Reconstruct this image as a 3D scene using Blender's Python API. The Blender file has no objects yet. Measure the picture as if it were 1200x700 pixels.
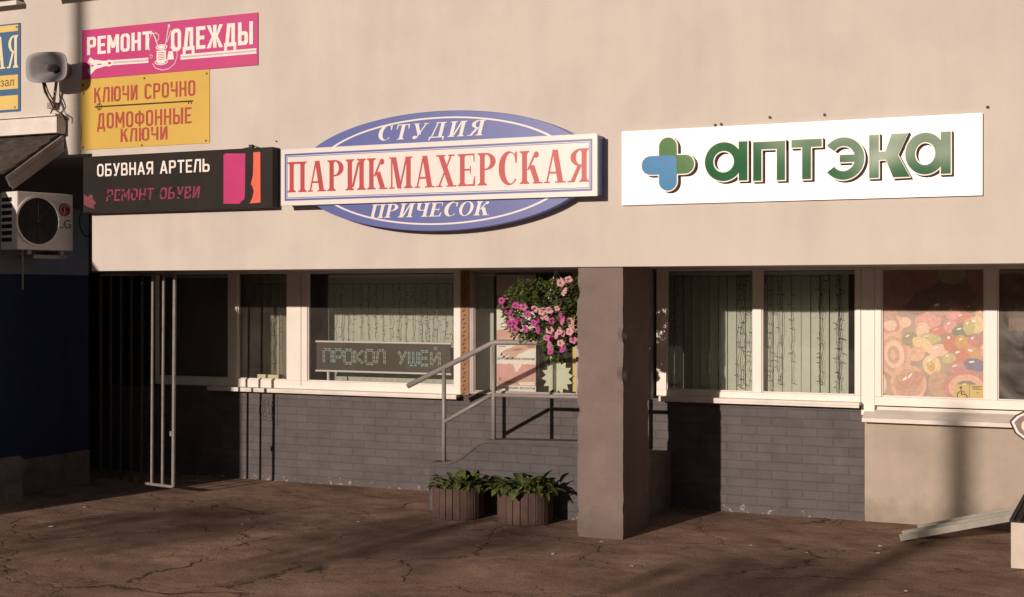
import bpy, math, random
from mathutils import Vector, Matrix
R = math.radians
scene = bpy.context.scene
C = scene.collection
random.seed(7)

# ------------------------------------------------------------------ camera, world, sun, exposure
F_PX = 1600.0; XV = -2900.0; YV = 343.0; CAM_H = 2.1
TH = math.atan(F_PX/(600-XV))
_z = F_PX*CAM_H/(631.5-YV)
D = _z*(math.cos(TH)+(103/F_PX)*math.sin(TH))
cam_d = bpy.data.cameras.new('camera'); cam = bpy.data.objects.new('camera', cam_d); C.objects.link(cam)
cam.location = (0, -D, CAM_H); cam.rotation_euler = (R(90), 0, TH)
cam_d.sensor_width = 36; cam_d.lens = 36*F_PX/1200; cam_d.shift_y = -(350-YV)/1200
cam_d.clip_start = .1; cam_d.clip_end = 2000
scene.camera = cam
SUN_AZ, SUN_EL = R(10.4), R(11.5)
world = bpy.data.worlds.new('World'); scene.world = world; world.use_nodes = True
nt = world.node_tree
sky = nt.nodes.new('ShaderNodeTexSky'); sky.sky_type = 'NISHITA'; sky.sun_disc = False
sky.sun_elevation = SUN_EL; sky.sun_rotation = math.pi + SUN_AZ
sky.air_density = 1.0; sky.dust_density = 1.2; sky.ozone_density = 1.5
nt.links.new(sky.outputs[0], nt.nodes['Background'].inputs[0]); nt.nodes['Background'].inputs[1].default_value = .05
sd = bpy.data.lights.new('sun', 'SUN'); sun = bpy.data.objects.new('sun', sd); C.objects.link(sun)
sd.energy = 5.0; sd.angle = R(.5); sd.color = (1, .815, .675)
tr = Vector((math.sin(SUN_AZ)*math.cos(SUN_EL), math.cos(SUN_AZ)*math.cos(SUN_EL), -math.sin(SUN_EL)))
sun.rotation_euler = tr.to_track_quat('-Z', 'Y').to_euler()
vs = scene.view_settings
vs.view_transform = 'Standard'; vs.look = 'None'; vs.exposure = -.38; vs.gamma = 1; vs.use_curve_mapping = False
scene.cycles.max_bounces = 10; scene.cycles.transparent_max_bounces = 16

# ------------------------------------------------------------------ helpers
W = 1.863                     # distance of the shop windows behind the facade plane
def at(px, py, Y):            # point of the plane at depth Y seen at a pixel of the photograph
    u = (px-600)/F_PX; v = (YV-py)/F_PX
    dx = -math.sin(TH)+u*math.cos(TH); dy = math.cos(TH)+u*math.sin(TH)
    t = (Y+D)/dy
    return (dx*t, CAM_H+v*t)
def X(px, Y): return at(px, 343, Y)[0]
def Z(px, py, Y): return at(px, py, Y)[1]
def lin(h):
    h = h.lstrip('#'); o = []
    for i in (0, 2, 4):
        c = int(h[i:i+2], 16)/255
        o.append(c/12.92 if c <= .04045 else ((c+.055)/1.055)**2.4)
    return tuple(o)+(1,)
def tag(o, label, cat, group=None, kind=None):
    if label: o['label'] = label
    if cat: o['category'] = cat
    if group: o['group'] = group
    if kind: o['kind'] = kind
    return o
def thing(name, label, cat, loc=(0, 0, 0), group=None):
    o = bpy.data.objects.new(name, None); C.objects.link(o); o.location = loc; o.empty_display_size = .1
    return tag(o, label, cat, group)
def root_loc(p):
    v = Vector((0, 0, 0))
    while p: v += p.location; p = p.parent
    return v
class MB:
    def __init__(s): s.v = []; s.f = []; s.m = []
    def face(s, pts, mi=0):
        n = len(s.v); s.v += [tuple(p) for p in pts]; s.f.append(tuple(range(n, n+len(pts)))); s.m.append(mi)
    def box(s, x0, x1, y0, y1, z0, z1, mi=0):
        n = len(s.v)
        s.v += [(x0,y0,z0),(x1,y0,z0),(x1,y1,z0),(x0,y1,z0),(x0,y0,z1),(x1,y0,z1),(x1,y1,z1),(x0,y1,z1)]
        for q in ((0,3,2,1),(4,5,6,7),(0,1,5,4),(1,2,6,5),(2,3,7,6),(3,0,4,7)):
            s.f.append(tuple(n+i for i in q)); s.m.append(mi)
    def obox(s, c, ax, hx, hy, hz, mi=0):        # oriented box: centre, 3 unit axes, half sizes
        n = len(s.v); c = Vector(c)
        for sz in (-1, 1):
            for sx, sy in ((-1,-1),(1,-1),(1,1),(-1,1)):
                s.v.append(tuple(c+ax[0]*hx*sx+ax[1]*hy*sy+ax[2]*hz*sz))
        for q in ((0,3,2,1),(4,5,6,7),(0,1,5,4),(1,2,6,5),(2,3,7,6),(3,0,4,7)):
            s.f.append(tuple(n+i for i in q)); s.m.append(mi)
    def tube(s, pts, r, n=10, mi=0, cap=True):
        pts = [Vector(p) for p in pts]; rs = r if isinstance(r, (list, tuple)) else [r]*len(pts)
        b = len(s.v); up = None
        for i, p in enumerate(pts):
            d = (pts[min(i+1, len(pts)-1)]-pts[max(i-1, 0)]).normalized()
            if up is None:
                up = Vector((0,0,1)) if abs(d.z) < .9 else Vector((0,1,0))
            a = d.cross(up).normalized(); up = a.cross(d).normalized()
            for k in range(n):
                t = 2*math.pi*k/n
                s.v.append(tuple(p+(a*math.cos(t)+up*math.sin(t))*rs[i]))
        for i in range(len(pts)-1):
            for k in range(n):
                k2 = (k+1) % n
                s.f.append((b+i*n+k, b+i*n+k2, b+(i+1)*n+k2, b+(i+1)*n+k)); s.m.append(mi)
        if cap:
            s.f.append(tuple(b+k for k in range(n))[::-1]); s.m.append(mi)
            e = b+(len(pts)-1)*n; s.f.append(tuple(e+k for k in range(n))); s.m.append(mi)
    def prism(s, poly, y0, y1, mi=0, side=None):  # polygon in XZ, front at y0 (towards the street), back at y1
        a = sum(poly[i][0]*poly[(i+1) % len(poly)][1]-poly[(i+1) % len(poly)][0]*poly[i][1] for i in range(len(poly)))
        if a < 0: poly = poly[::-1]
        n = len(s.v); k = len(poly)
        s.v += [(x, y0, z) for x, z in poly]+[(x, y1, z) for x, z in poly]
        s.f.append(tuple(range(n, n+k))); s.m.append(mi)
        sm = mi if side is None else side
        s.f.append(tuple(range(n+2*k-1, n+k-1, -1))); s.m.append(sm)
        for i in range(k):
            j = (i+1) % k
            s.f.append((n+i, n+k+i, n+k+j, n+j)); s.m.append(sm)
    def flat(s, poly, y, mi=0):
        a = sum(poly[i][0]*poly[(i+1) % len(poly)][1]-poly[(i+1) % len(poly)][0]*poly[i][1] for i in range(len(poly)))
        if a < 0: poly = poly[::-1]
        s.face([(x, y, z) for x, z in poly], mi)
    def build(s, name, mats, parent=None, smooth=False, bevel=0, seg=2):
        me = bpy.data.meshes.new(name)
        if parent is not None:
            o0 = root_loc(parent); vv = [(x-o0.x, y-o0.y, z-o0.z) for x, y, z in s.v]
        else: vv = s.v
        me.from_pydata(vv, [], s.f)
        if not isinstance(mats, (list, tuple)): mats = [mats]
        for m in mats: me.materials.append(m)
        for p, mi in zip(me.polygons, s.m): p.material_index = mi; p.use_smooth = smooth
        me.update()
        o = bpy.data.objects.new(name, me); C.objects.link(o)
        if parent is not None: o.parent = parent
        if bevel:
            md = o.modifiers.new('bevel', 'BEVEL'); md.width = bevel; md.segments = seg; md.limit_method = 'ANGLE'; md.angle_limit = R(40)
        return o
def copy_tree(o, loc, label=None):
    r = o.copy(); C.objects.link(r); r.location = loc
    if label: r['label'] = label
    for ch in o.children:
        c = ch.copy(); C.objects.link(c); c.parent = r
        for g in ch.children:
            d = g.copy(); C.objects.link(d); d.parent = c
    return r
def ell(cx, cz, rx, rz, n=40, a=0, t0=0, t1=2*math.pi):
    ca, sa = math.cos(a), math.sin(a); out = []
    full = abs(t1-t0) > 6.28
    for i in range(n if full else n+1):
        t = t0+(t1-t0)*i/n; x, z = rx*math.cos(t), rz*math.sin(t)
        out.append((cx+x*ca-z*sa, cz+x*sa+z*ca))
    return out
def rrect(x0, z0, x1, z1, r, n=5):
    o = []
    for cx, cz, a in ((x1-r, z0+r, -90), (x1-r, z1-r, 0), (x0+r, z1-r, 90), (x0+r, z0+r, 180)):
        for i in range(n+1):
            t = R(a+90*i/n); o.append((cx+r*math.cos(t), cz+r*math.sin(t)))
    return o
def ring_strip(mb, outer, inner, y0, y1=None, mi=0, side=None, closed=True):
    n = len(outer)
    for i in range(n if closed else n-1):
        j = (i+1) % n
        q = [outer[i], outer[j], inner[j], inner[i]]
        if y1 is None: mb.flat(q, y0, mi)
        else:
            o, p, u, v = outer[i], outer[j], inner[j], inner[i]
            mb.flat(q, y0, mi)
            sm = mi if side is None else side
            mb.face([(o[0],y0,o[1]),(o[0],y1,o[1]),(p[0],y1,p[1]),(p[0],y0,p[1])], sm)
            mb.face([(u[0],y0,u[1]),(u[0],y1,u[1]),(v[0],y1,v[1]),(v[0],y0,v[1])], sm)
    if not closed and y1 is not None:
        for k in (0, n-1):
            a, b = outer[k], inner[k]
            mb.face([(a[0],y0,a[1]),(a[0],y1,a[1]),(b[0],y1,b[1]),(b[0],y0,b[1])], mi if side is None else side)

# ------------------------------------------------------------------ materials
def new_mat(name):
    m = bpy.data.materials.new(name); m.use_nodes = True
    return m, m.node_tree, m.node_tree.nodes['Principled BSDF']
def nd(t, kind, **kw):
    n = t.nodes.new(kind)
    for k, v in kw.items(): setattr(n, k, v)
    return n
def mat(name, col, rough=.6, metal=0, var=.12, scale=6, bump=.0, bscale=80, spec=.4, streak=0, coat=0, bdet=5, foot=0):
    m, t, b = new_mat(name)
    if isinstance(col, str): col = lin(col)
    if len(col) == 3: col = tuple(col)+(1,)
    tc = nd(t, 'ShaderNodeTexCoord')
    n1 = nd(t, 'ShaderNodeTexNoise'); n1.inputs['Scale'].default_value = scale; n1.inputs['Detail'].default_value = 6; n1.inputs['Roughness'].default_value = .62
    t.links.new(tc.outputs['Object'], n1.inputs['Vector'])
    mr = nd(t, 'ShaderNodeMapRange'); mr.inputs['From Min'].default_value = .3; mr.inputs['From Max'].default_value = .7
    mr.inputs['To Min'].default_value = 1-var; mr.inputs['To Max'].default_value = 1+var*.6
    t.links.new(n1.outputs['Fac'], mr.inputs['Value'])
    mul = nd(t, 'ShaderNodeMix', data_type='RGBA', blend_type='MULTIPLY'); mul.inputs['Factor'].default_value = 1
    mul.inputs['A'].default_value = col
    t.links.new(mr.outputs[0], mul.inputs['B'])
    last = mul.outputs['Result']
    if streak:
        mp = nd(t, 'ShaderNodeMapping'); mp.inputs['Scale'].default_value = (3.2, 3.2, .45)
        t.links.new(tc.outputs['Object'], mp.inputs['Vector'])
        n2 = nd(t, 'ShaderNodeTexNoise'); n2.inputs['Scale'].default_value = 1.6; n2.inputs['Detail'].default_value = 5
        t.links.new(mp.outputs[0], n2.inputs['Vector'])
        m2 = nd(t, 'ShaderNodeMapRange'); m2.inputs['From Min'].default_value = .35; m2.inputs['From Max'].default_value = .72
        m2.inputs['To Min'].default_value = 1; m2.inputs['To Max'].default_value = 1-streak
        t.links.new(n2.outputs['Fac'], m2.inputs['Value'])
        mu2 = nd(t, 'ShaderNodeMix', data_type='RGBA', blend_type='MULTIPLY'); mu2.inputs['Factor'].default_value = 1
        t.links.new(last, mu2.inputs['A']); t.links.new(m2.outputs[0], mu2.inputs['B']); last = mu2.outputs['Result']
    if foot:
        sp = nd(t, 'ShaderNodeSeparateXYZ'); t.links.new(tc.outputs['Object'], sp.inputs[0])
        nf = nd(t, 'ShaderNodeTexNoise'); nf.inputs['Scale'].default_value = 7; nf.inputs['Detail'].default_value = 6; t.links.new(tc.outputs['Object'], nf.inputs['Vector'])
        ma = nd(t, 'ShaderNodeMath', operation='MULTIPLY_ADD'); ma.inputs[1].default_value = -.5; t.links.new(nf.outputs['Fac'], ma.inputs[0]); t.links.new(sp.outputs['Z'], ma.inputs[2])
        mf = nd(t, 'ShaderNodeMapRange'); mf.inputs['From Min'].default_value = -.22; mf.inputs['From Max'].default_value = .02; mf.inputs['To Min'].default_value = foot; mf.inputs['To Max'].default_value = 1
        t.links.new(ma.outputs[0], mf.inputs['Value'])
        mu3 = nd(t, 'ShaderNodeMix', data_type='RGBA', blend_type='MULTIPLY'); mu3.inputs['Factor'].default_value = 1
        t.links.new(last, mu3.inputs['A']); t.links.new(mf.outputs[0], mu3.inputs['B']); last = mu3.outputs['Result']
        # old scuffs and filler patches
        nv = nd(t, 'ShaderNodeTexNoise'); nv.inputs['Scale'].default_value = 3.1; nv.inputs['Detail'].default_value = 9; nv.inputs['Roughness'].default_value = .72; t.links.new(tc.outputs['Object'], nv.inputs['Vector'])
        mv = nd(t, 'ShaderNodeMapRange'); mv.inputs['From Min'].default_value = .66; mv.inputs['From Max'].default_value = .70; mv.inputs['To Max'].default_value = .35; t.links.new(nv.outputs['Fac'], mv.inputs['Value'])
        mw = nd(t, 'ShaderNodeMix', data_type='RGBA'); mw.inputs['B'].default_value = (.34, .29, .25, 1); t.links.new(mv.outputs[0], mw.inputs['Factor']); t.links.new(last, mw.inputs['A']); last = mw.outputs['Result']
    t.links.new(last, b.inputs['Base Color'])
    b.inputs['Roughness'].default_value = rough; b.inputs['Metallic'].default_value = metal
    b.inputs['Specular IOR Level'].default_value = spec; b.inputs['Coat Weight'].default_value = coat
    if bump:
        n3 = nd(t, 'ShaderNodeTexNoise'); n3.inputs['Scale'].default_value = bscale; n3.inputs['Detail'].default_value = bdet
        t.links.new(tc.outputs['Object'], n3.inputs['Vector'])
        bp = nd(t, 'ShaderNodeBump'); bp.inputs['Strength'].default_value = bump; bp.inputs['Distance'].default_value = .01
        t.links.new(n3.outputs['Fac'], bp.inputs['Height']); t.links.new(bp.outputs[0], b.inputs['Normal'])
    return m
def brick_mat(name, c1, c2, cm, bw=.288, bh=.084, mortar=.0055):
    m, t, b = new_mat(name)
    tc = nd(t, 'ShaderNodeTexCoord'); sep = nd(t, 'ShaderNodeSeparateXYZ'); cmb = nd(t, 'ShaderNodeCombineXYZ')
    t.links.new(tc.outputs['Object'], sep.inputs[0])
    add = nd(t, 'ShaderNodeMath', operation='ADD'); t.links.new(sep.outputs['X'], add.inputs[0]); t.links.new(sep.outputs['Y'], add.inputs[1])
    t.links.new(add.outputs[0], cmb.inputs['X']); t.links.new(sep.outputs['Z'], cmb.inputs['Y'])
    # slightly wavering courses
    nz = nd(t, 'ShaderNodeTexNoise'); nz.inputs['Scale'].default_value = 9; nz.inputs['Detail'].default_value = 4
    t.links.new(tc.outputs['Object'], nz.inputs['Vector'])
    vm = nd(t, 'ShaderNodeVectorMath', operation='MULTIPLY_ADD'); vm.inputs[1].default_value = (.014, .014, 0)
    t.links.new(nz.outputs['Color'], vm.inputs[0]); t.links.new(cmb.outputs[0], vm.inputs[2])
    br = nd(t, 'ShaderNodeTexBrick'); br.inputs['Scale'].default_value = 1
    br.inputs['Brick Width'].default_value = bw; br.inputs['Row Height'].default_value = bh
    br.inputs['Mortar Size'].default_value = mortar; br.inputs['Mortar Smooth'].default_value = .6; br.inputs['Bias'].default_value = -.1
    br.inputs['Color1'].default_value = c1; br.inputs['Color2'].default_value = c2; br.inputs['Mortar'].default_value = cm
    t.links.new(vm.outputs[0], br.inputs['Vector'])
    # blotches
    n1 = nd(t, 'ShaderNodeTexNoise'); n1.inputs['Scale'].default_value = 5; n1.inputs['Detail'].default_value = 7; n1.inputs['Roughness'].default_value = .65
    t.links.new(tc.outputs['Object'], n1.inputs['Vector'])
    mr = nd(t, 'ShaderNodeMapRange'); mr.inputs['From Min'].default_value = .3; mr.inputs['From Max'].default_value = .7; mr.inputs['To Min'].default_value = .78; mr.inputs['To Max'].default_value = 1.15
    t.links.new(n1.outputs['Fac'], mr.inputs['Value'])
    mu = nd(t, 'ShaderNodeMix', data_type='RGBA', blend_type='MULTIPLY'); mu.inputs['Factor'].default_value = 1
    t.links.new(br.outputs['Color'], mu.inputs['A']); t.links.new(mr.outputs[0], mu.inputs['B'])
    # chipped paint showing pale plaster, mostly near the ground
    n2 = nd(t, 'ShaderNodeTexNoise'); n2.inputs['Scale'].default_value = 16; n2.inputs['Detail'].default_value = 8; n2.inputs['Roughness'].default_value = .7
    t.links.new(tc.outputs['Object'], n2.inputs['Vector'])
    hz = nd(t, 'ShaderNodeMapRange'); hz.inputs['From Min'].default_value = 0; hz.inputs['From Max'].default_value = .16
    hz.inputs['To Min'].default_value = .14; hz.inputs['To Max'].default_value = 0
    t.links.new(sep.outputs['Z'], hz.inputs['Value'])
    ad = nd(t, 'ShaderNodeMath', operation='ADD'); t.links.new(n2.outputs['Fac'], ad.inputs[0]); t.links.new(hz.outputs[0], ad.inputs[1])
    rp = nd(t, 'ShaderNodeMapRange'); rp.inputs['From Min'].default_value = .70; rp.inputs['From Max'].default_value = .735
    t.links.new(ad.outputs[0], rp.inputs['Value'])
    mx = nd(t, 'ShaderNodeMix', data_type='RGBA'); mx.inputs['B'].default_value = (.30, .27, .25, 1)
    t.links.new(rp.outputs[0], mx.inputs['Factor']); t.links.new(mu.outputs['Result'], mx.inputs['A'])
    t.links.new(mx.outputs['Result'], b.inputs['Base Color'])
    b.inputs['Roughness'].default_value = .62; b.inputs['Specular IOR Level'].default_value = .3
    n3 = nd(t, 'ShaderNodeTexNoise'); n3.inputs['Scale'].default_value = 70; n3.inputs['Detail'].default_value = 4
    t.links.new(tc.outputs['Object'], n3.inputs['Vector'])
    inv = nd(t, 'ShaderNodeMath', operation='MULTIPLY_ADD'); inv.inputs[1].default_value = -1; 
    t.links.new(br.outputs['Fac'], inv.inputs[0])
    sc = nd(t, 'ShaderNodeMath', operation='MULTIPLY'); sc.inputs[1].default_value = .9; t.links.new(n3.outputs['Fac'], sc.inputs[0])
    t.links.new(sc.outputs[0], inv.inputs[2])
    bp = nd(t, 'ShaderNodeBump'); bp.inputs['Strength'].default_value = .6; bp.inputs['Distance'].default_value = .006
    t.links.new(inv.outputs[0], bp.inputs['Height']); t.links.new(bp.outputs[0], b.inputs['Normal'])
    return m
def glass_mat(name, tint=(.86, .9, .87), dirt=.0, dscale=3.0, dcol=(.5, .47, .43)):
    m, t, b = new_mat(name); t.nodes.remove(b)
    out = t.nodes['Material Output']
    tr_ = nd(t, 'ShaderNodeBsdfTransparent'); tr_.inputs[0].default_value = tint+(1,)
    gl = nd(t, 'ShaderNodeBsdfGlossy'); gl.inputs['Roughness'].default_value = .015; gl.inputs['Color'].default_value = (1, 1, 1, 1)
    fr = nd(t, 'ShaderNodeFresnel'); fr.inputs['IOR'].default_value = 1.6
    mx = nd(t, 'ShaderNodeMixShader'); t.links.new(fr.outputs[0], mx.inputs[0]); t.links.new(tr_.outputs[0], mx.inputs[1]); t.links.new(gl.outputs[0], mx.inputs[2])
    tc = nd(t, 'ShaderNodeTexCoord')
    nb = nd(t, 'ShaderNodeTexNoise'); nb.inputs['Scale'].default_value = 1.3; t.links.new(tc.outputs['Object'], nb.inputs['Vector'])
    bp = nd(t, 'ShaderNodeBump'); bp.inputs['Strength'].default_value = .02; bp.inputs['Distance'].default_value = .05
    t.links.new(nb.outputs['Fac'], bp.inputs['Height']); t.links.new(bp.outputs[0], gl.inputs['Normal'])
    di = nd(t, 'ShaderNodeBsdfDiffuse'); di.inputs[0].default_value = dcol+(1,)
    n1 = nd(t, 'ShaderNodeTexNoise'); n1.inputs['Scale'].default_value = dscale; n1.inputs['Detail'].default_value = 6; n1.inputs['Distortion'].default_value = 1.8 if dirt > .1 else .4
    t.links.new(tc.outputs['Object'], n1.inputs['Vector'])
    mr = nd(t, 'ShaderNodeMapRange'); mr.inputs['From Min'].default_value = .38; mr.inputs['From Max'].default_value = .72; mr.inputs['To Min'].default_value = .045; mr.inputs['To Max'].default_value = .085+dirt  # thin pale film on all panes imitates reflected haze; dirt adds smears
    t.links.new(n1.outputs['Fac'], mr.inputs['Value'])
    m2 = nd(t, 'ShaderNodeMixShader'); t.links.new(mr.outputs[0], m2.inputs[0]); t.links.new(mx.outputs[0], m2.inputs[1]); t.links.new(di.outputs[0], m2.inputs[2])
    t.links.new(m2.outputs[0], out.inputs[0])
    return m
def asphalt_mat():
    m, t, b = new_mat('asphalt')
    tc = nd(t, 'ShaderNodeTexCoord')
    def noise(scale, det=6, rough=.6, dist=0, vec=None):
        n = nd(t, 'ShaderNodeTexNoise'); n.inputs['Scale'].default_value = scale; n.inputs['Detail'].default_value = det
        n.inputs['Roughness'].default_value = rough; n.inputs['Distortion'].default_value = dist
        t.links.new(vec or tc.outputs['Object'], n.inputs['Vector']); return n
    def rng(src, a, b_, c, d):
        r = nd(t, 'ShaderNodeMapRange'); r.inputs['From Min'].default_value = a; r.inputs['From Max'].default_value = b_
        r.inputs['To Min'].default_value = c; r.inputs['To Max'].default_value = d; t.links.new(src, r.inputs['Value']); return r.outputs[0]
    def mul(x, y):
        k = nd(t, 'ShaderNodeMath', operation='MULTIPLY'); t.links.new(x, k.inputs[0]); t.links.new(y, k.inputs[1]); return k.outputs[0]
    big = noise(.7, 6, .6, .3); mid = noise(3.2, 7, .65); fine = noise(55, 5, .7)
    # warped coordinates for two families of cracks
    wn = noise(1.5, 6, .6)
    vm = nd(t, 'ShaderNodeVectorMath', operation='MULTIPLY_ADD'); vm.inputs[1].default_value = (.75, .75, 0)
    t.links.new(wn.outputs['Color'], vm.inputs[0]); t.links.new(tc.outputs['Object'], vm.inputs[2])
    def crack(scale, width, mask_scale, m0, m1):
        mp = nd(t, 'ShaderNodeMapping'); mp.inputs['Scale'].default_value = (.75, 1.15, 1); t.links.new(vm.outputs[0], mp.inputs['Vector'])
        v = nd(t, 'ShaderNodeTexVoronoi', feature='DISTANCE_TO_EDGE'); v.inputs['Scale'].default_value = scale; v.inputs['Randomness'].default_value = 1
        t.links.new(mp.outputs[0], v.inputs['Vector'])
        c = rng(v.outputs['Distance'], 0, width, 1, 0)
        mk = noise(mask_scale, 4, .55)
        return mul(c, rng(mk.outputs['Fac'], m0, m1, 0, 1))
    c1 = crack(.85, .010, .9, .40, .52); c2 = crack(2.3, .014, 1.1, .52, .62)
    cs = nd(t, 'ShaderNodeMath', operation='MAXIMUM'); t.links.new(c1, cs.inputs[0]); t.links.new(c2, cs.inputs[1])
    ramp = nd(t, 'ShaderNodeMix', data_type='RGBA'); ramp.inputs['A'].default_value = (.24, .157, .118, 1); ramp.inputs['B'].default_value = (.43, .290, .224, 1)
    t.links.new(rng(big.outputs['Fac'], .3, .7, 0, 1), ramp.inputs['Factor'])
    f1 = mul(rng(mid.outputs['Fac'], .3, .7, .72, 1.18), rng(fine.outputs['Fac'], .3, .7, .5, 1.5))
    mu = nd(t, 'ShaderNodeMix', data_type='RGBA', blend_type='MULTIPLY'); mu.inputs['Factor'].default_value = 1
    t.links.new(ramp.outputs['Result'], mu.inputs['A']); t.links.new(f1, mu.inputs['B'])
    # damp / oil stains
    st = noise(.9, 5, .55, .8); sm = rng(st.outputs['Fac'], .58, .68, 0, .45)
    ms = nd(t, 'ShaderNodeMix', data_type='RGBA'); ms.inputs['B'].default_value = (.085, .055, .043, 1)
    t.links.new(sm, ms.inputs['Factor']); t.links.new(mu.outputs['Result'], ms.inputs['A'])
    mc = nd(t, 'ShaderNodeMix', data_type='RGBA'); mc.inputs['B'].default_value = (.075, .05, .038, 1)
    t.links.new(cs.outputs[0], mc.inputs['Factor']); t.links.new(ms.outputs['Result'], mc.inputs['A'])
    t.links.new(mc.outputs['Result'], b.inputs['Base Color'])
    b.inputs['Roughness'].default_value = .9; b.inputs['Specular IOR Level'].default_value = .12
    h1 = nd(t, 'ShaderNodeMath', operation='MULTIPLY_ADD'); h1.inputs[1].default_value = -.9; t.links.new(cs.outputs[0], h1.inputs[0])
    lumps = noise(2.0, 5, .5)
    h0 = nd(t, 'ShaderNodeMath', operation='MULTIPLY_ADD'); h0.inputs[1].default_value = .12; t.links.new(fine.outputs['Fac'], h0.inputs[0])
    l2 = nd(t, 'ShaderNodeMath', operation='MULTIPLY'); l2.inputs[1].default_value = 1.9; t.links.new(lumps.outputs['Fac'], l2.inputs[0])
    t.links.new(l2.outputs[0], h0.inputs[2]); t.links.new(h0.outputs[0], h1.inputs[2])
    bp = nd(t, 'ShaderNodeBump'); bp.inputs['Strength'].default_value = .6; bp.inputs['Distance'].default_value = .035
    t.links.new(h1.outputs[0], bp.inputs['Height']); t.links.new(bp.outputs[0], b.inputs['Normal'])
    return m
M = {}
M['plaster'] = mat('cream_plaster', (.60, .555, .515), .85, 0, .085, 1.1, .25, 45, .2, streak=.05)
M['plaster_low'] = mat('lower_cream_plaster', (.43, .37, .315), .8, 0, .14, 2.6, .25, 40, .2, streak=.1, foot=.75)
M['soffit'] = mat('soffit_paint', (.42, .38, .36), .8, 0, .15, 3, .1, 40)
M['brick'] = brick_mat('painted_grey_brick', (.088, .081, .084, 1), (.106, .097, .100, 1), (.085, .078, .081, 1))
M['pier'] = mat('grey_painted_render', (.198, .155, .143), .75, 0, .14, 3.2, .3, 35, .25, streak=.12, foot=.72)
M['pier_dark'] = mat('dark_grey_coping', (.095, .085, .085), .8, 0, .2, 6, .3, 40)
M['upvc'] = mat('white_window_plastic', (.80, .76, .72), .35, 0, .05, 4, 0, 50, .5, streak=.06)
M['sill'] = mat('white_painted_sill', (.74, .70, .66), .45, 0, .12, 5, 0, 50, .4, streak=.1)
M['grey_metal'] = mat('grey_painted_steel', (.27, .25, .245), .45, .0, .15, 9, .05, 60, .5)
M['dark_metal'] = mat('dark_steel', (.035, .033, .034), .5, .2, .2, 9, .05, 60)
M['bar_metal'] = mat('worn_grey_gate_paint', (.23, .215, .20), .5, 0, .25, 14, .1, 60)
M['glass'] = glass_mat('window_glass')
M['glass_dirty'] = glass_mat('smeared_window_glass', (.75, .77, .75), .28, 2.2)
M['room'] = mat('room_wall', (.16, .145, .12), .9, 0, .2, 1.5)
M['room_light'] = mat('pale_room_wall', (.40, .35, .29), .9, 0, .12, 2)
M['blind'] = mat('grey_green_blind_fabric', (.52, .535, .48), .8, 0, .08, 12, .1, 200)
M['wire'] = mat('dark_wire', (.02, .018, .016), .6)
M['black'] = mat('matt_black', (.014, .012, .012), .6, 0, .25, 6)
M['sign_black'] = mat('brown_black_sign_film', (.016, .012, .010), .5, 0, .3, 4, 0, 50, .2, streak=.3)
M['white'] = mat('white_vinyl', (.84, .82, .80), .4, 0, .03, 5)
M['letter_white'] = mat('off_white_vinyl', (.82, .78, .76), .45, 0, .05, 9)
M['pink'] = mat('pink_banner', (.52, .045, .20), .38, 0, .07, 2, 0, 50, .45)
M['pinkpale'] = mat('pale_pink_print', (.80, .64, .66), .42, 0, .05, 9)
M['yellow'] = mat('yellow_sign', (.62, .42, .085), .4, 0, .07, 2, 0, 50, .4)
M['brick_red'] = mat('brick_red_vinyl', (.40, .062, .038), .45, 0, .12, 14)
M['keyline'] = mat('dark_brown_print', (.08, .045, .02), .5)
M['blue'] = mat('violet_blue_film', (.085, .115, .365), .33, 0, .06, 3, 0, 50, .5)
M['red'] = mat('faded_red_vinyl', (.47, .052, .06), .35, 0, .08, 4)
M['boxwhite'] = mat('lightbox_white', (.74, .72, .715), .3, 0, .04, 2.5, 0, 50, .5)
M['magenta'] = mat('magenta_vinyl', (.50, .022, .16), .4, 0, .1, 6)
M['orange'] = mat('coral_vinyl', (.80, .13, .075), .4, 0, .1, 6)
M['pharm'] = mat('glossy_white_panel', (.86, .86, .85), .32, 0, .025, 1.5, .03, 3, .9)
M['green'] = mat('glossy_green_acrylic', (.016, .125, .047), .105, 0, .08, 5, .8, 2.3, .38, bdet=0)
M['green2'] = mat('grass_green_acrylic', (.04, .16, .03), .16, 0, .08, 5, .3, 3, .4, bdet=0)
M['cyan'] = mat('blue_acrylic', (.05, .23, .48), .16, 0, .06, 5, .03, 6, .35)
M['rim'] = mat('white_letter_rim', (.78, .76, .72), .4)
M['rim_shade'] = mat('shaded_letter_return', (.20, .12, .10), .5, 0, .2, 8)  # letter sides coloured brown to stand for their shadow
M['blue_paint'] = mat('dark_blue_wall_paint', (.016, .032, .10), .75, 0, .25, 3, .25, 30, streak=.25)
M['grey_blue'] = mat('grey_blue_wall_paint', (.22, .25, .31), .8, 0, .18, 3, .25, 30)
M['plinth'] = mat('concrete_plinth', (.20, .175, .16), .9, 0, .3, 6, .4, 25)
M['shingle'] = mat('weathered_shingle', (.075, .06, .052), .9, 0, .6, 9, .6, 22)
M['barge'] = mat('grey_barge_board', (.33, .315, .32), .6, 0, .15, 5)
M['ac'] = mat('ac_white_metal', (.80, .775, .76), .45, 0, .12, 5, 0, 50, .4, streak=.12)
M['lg_red'] = mat('emblem_red', (.33, .02, .045), .4)
M['text_grey'] = mat('emblem_grey', (.10, .09, .09), .5)
M['speaker'] = mat('grey_speaker_plastic', (.30, .29, .31), .6, 0, .12, 6)
M['soil'] = mat('soil', (.03, .02, .014), .95, 0, .4, 20, .8, 40)
M['stave'] = mat('red_brown_planter_stave', (.100, .064, .054), .75, 0, .28, 9, .3, 50, .25, streak=.25)
M['alu'] = mat('dull_aluminium', (.25, .24, .215), .5, .25, .2, 8, .1, 60)
M['rubber'] = mat('ribbed_dark_rubber', (.035, .028, .024), .8, 0, .2, 9)
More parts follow.
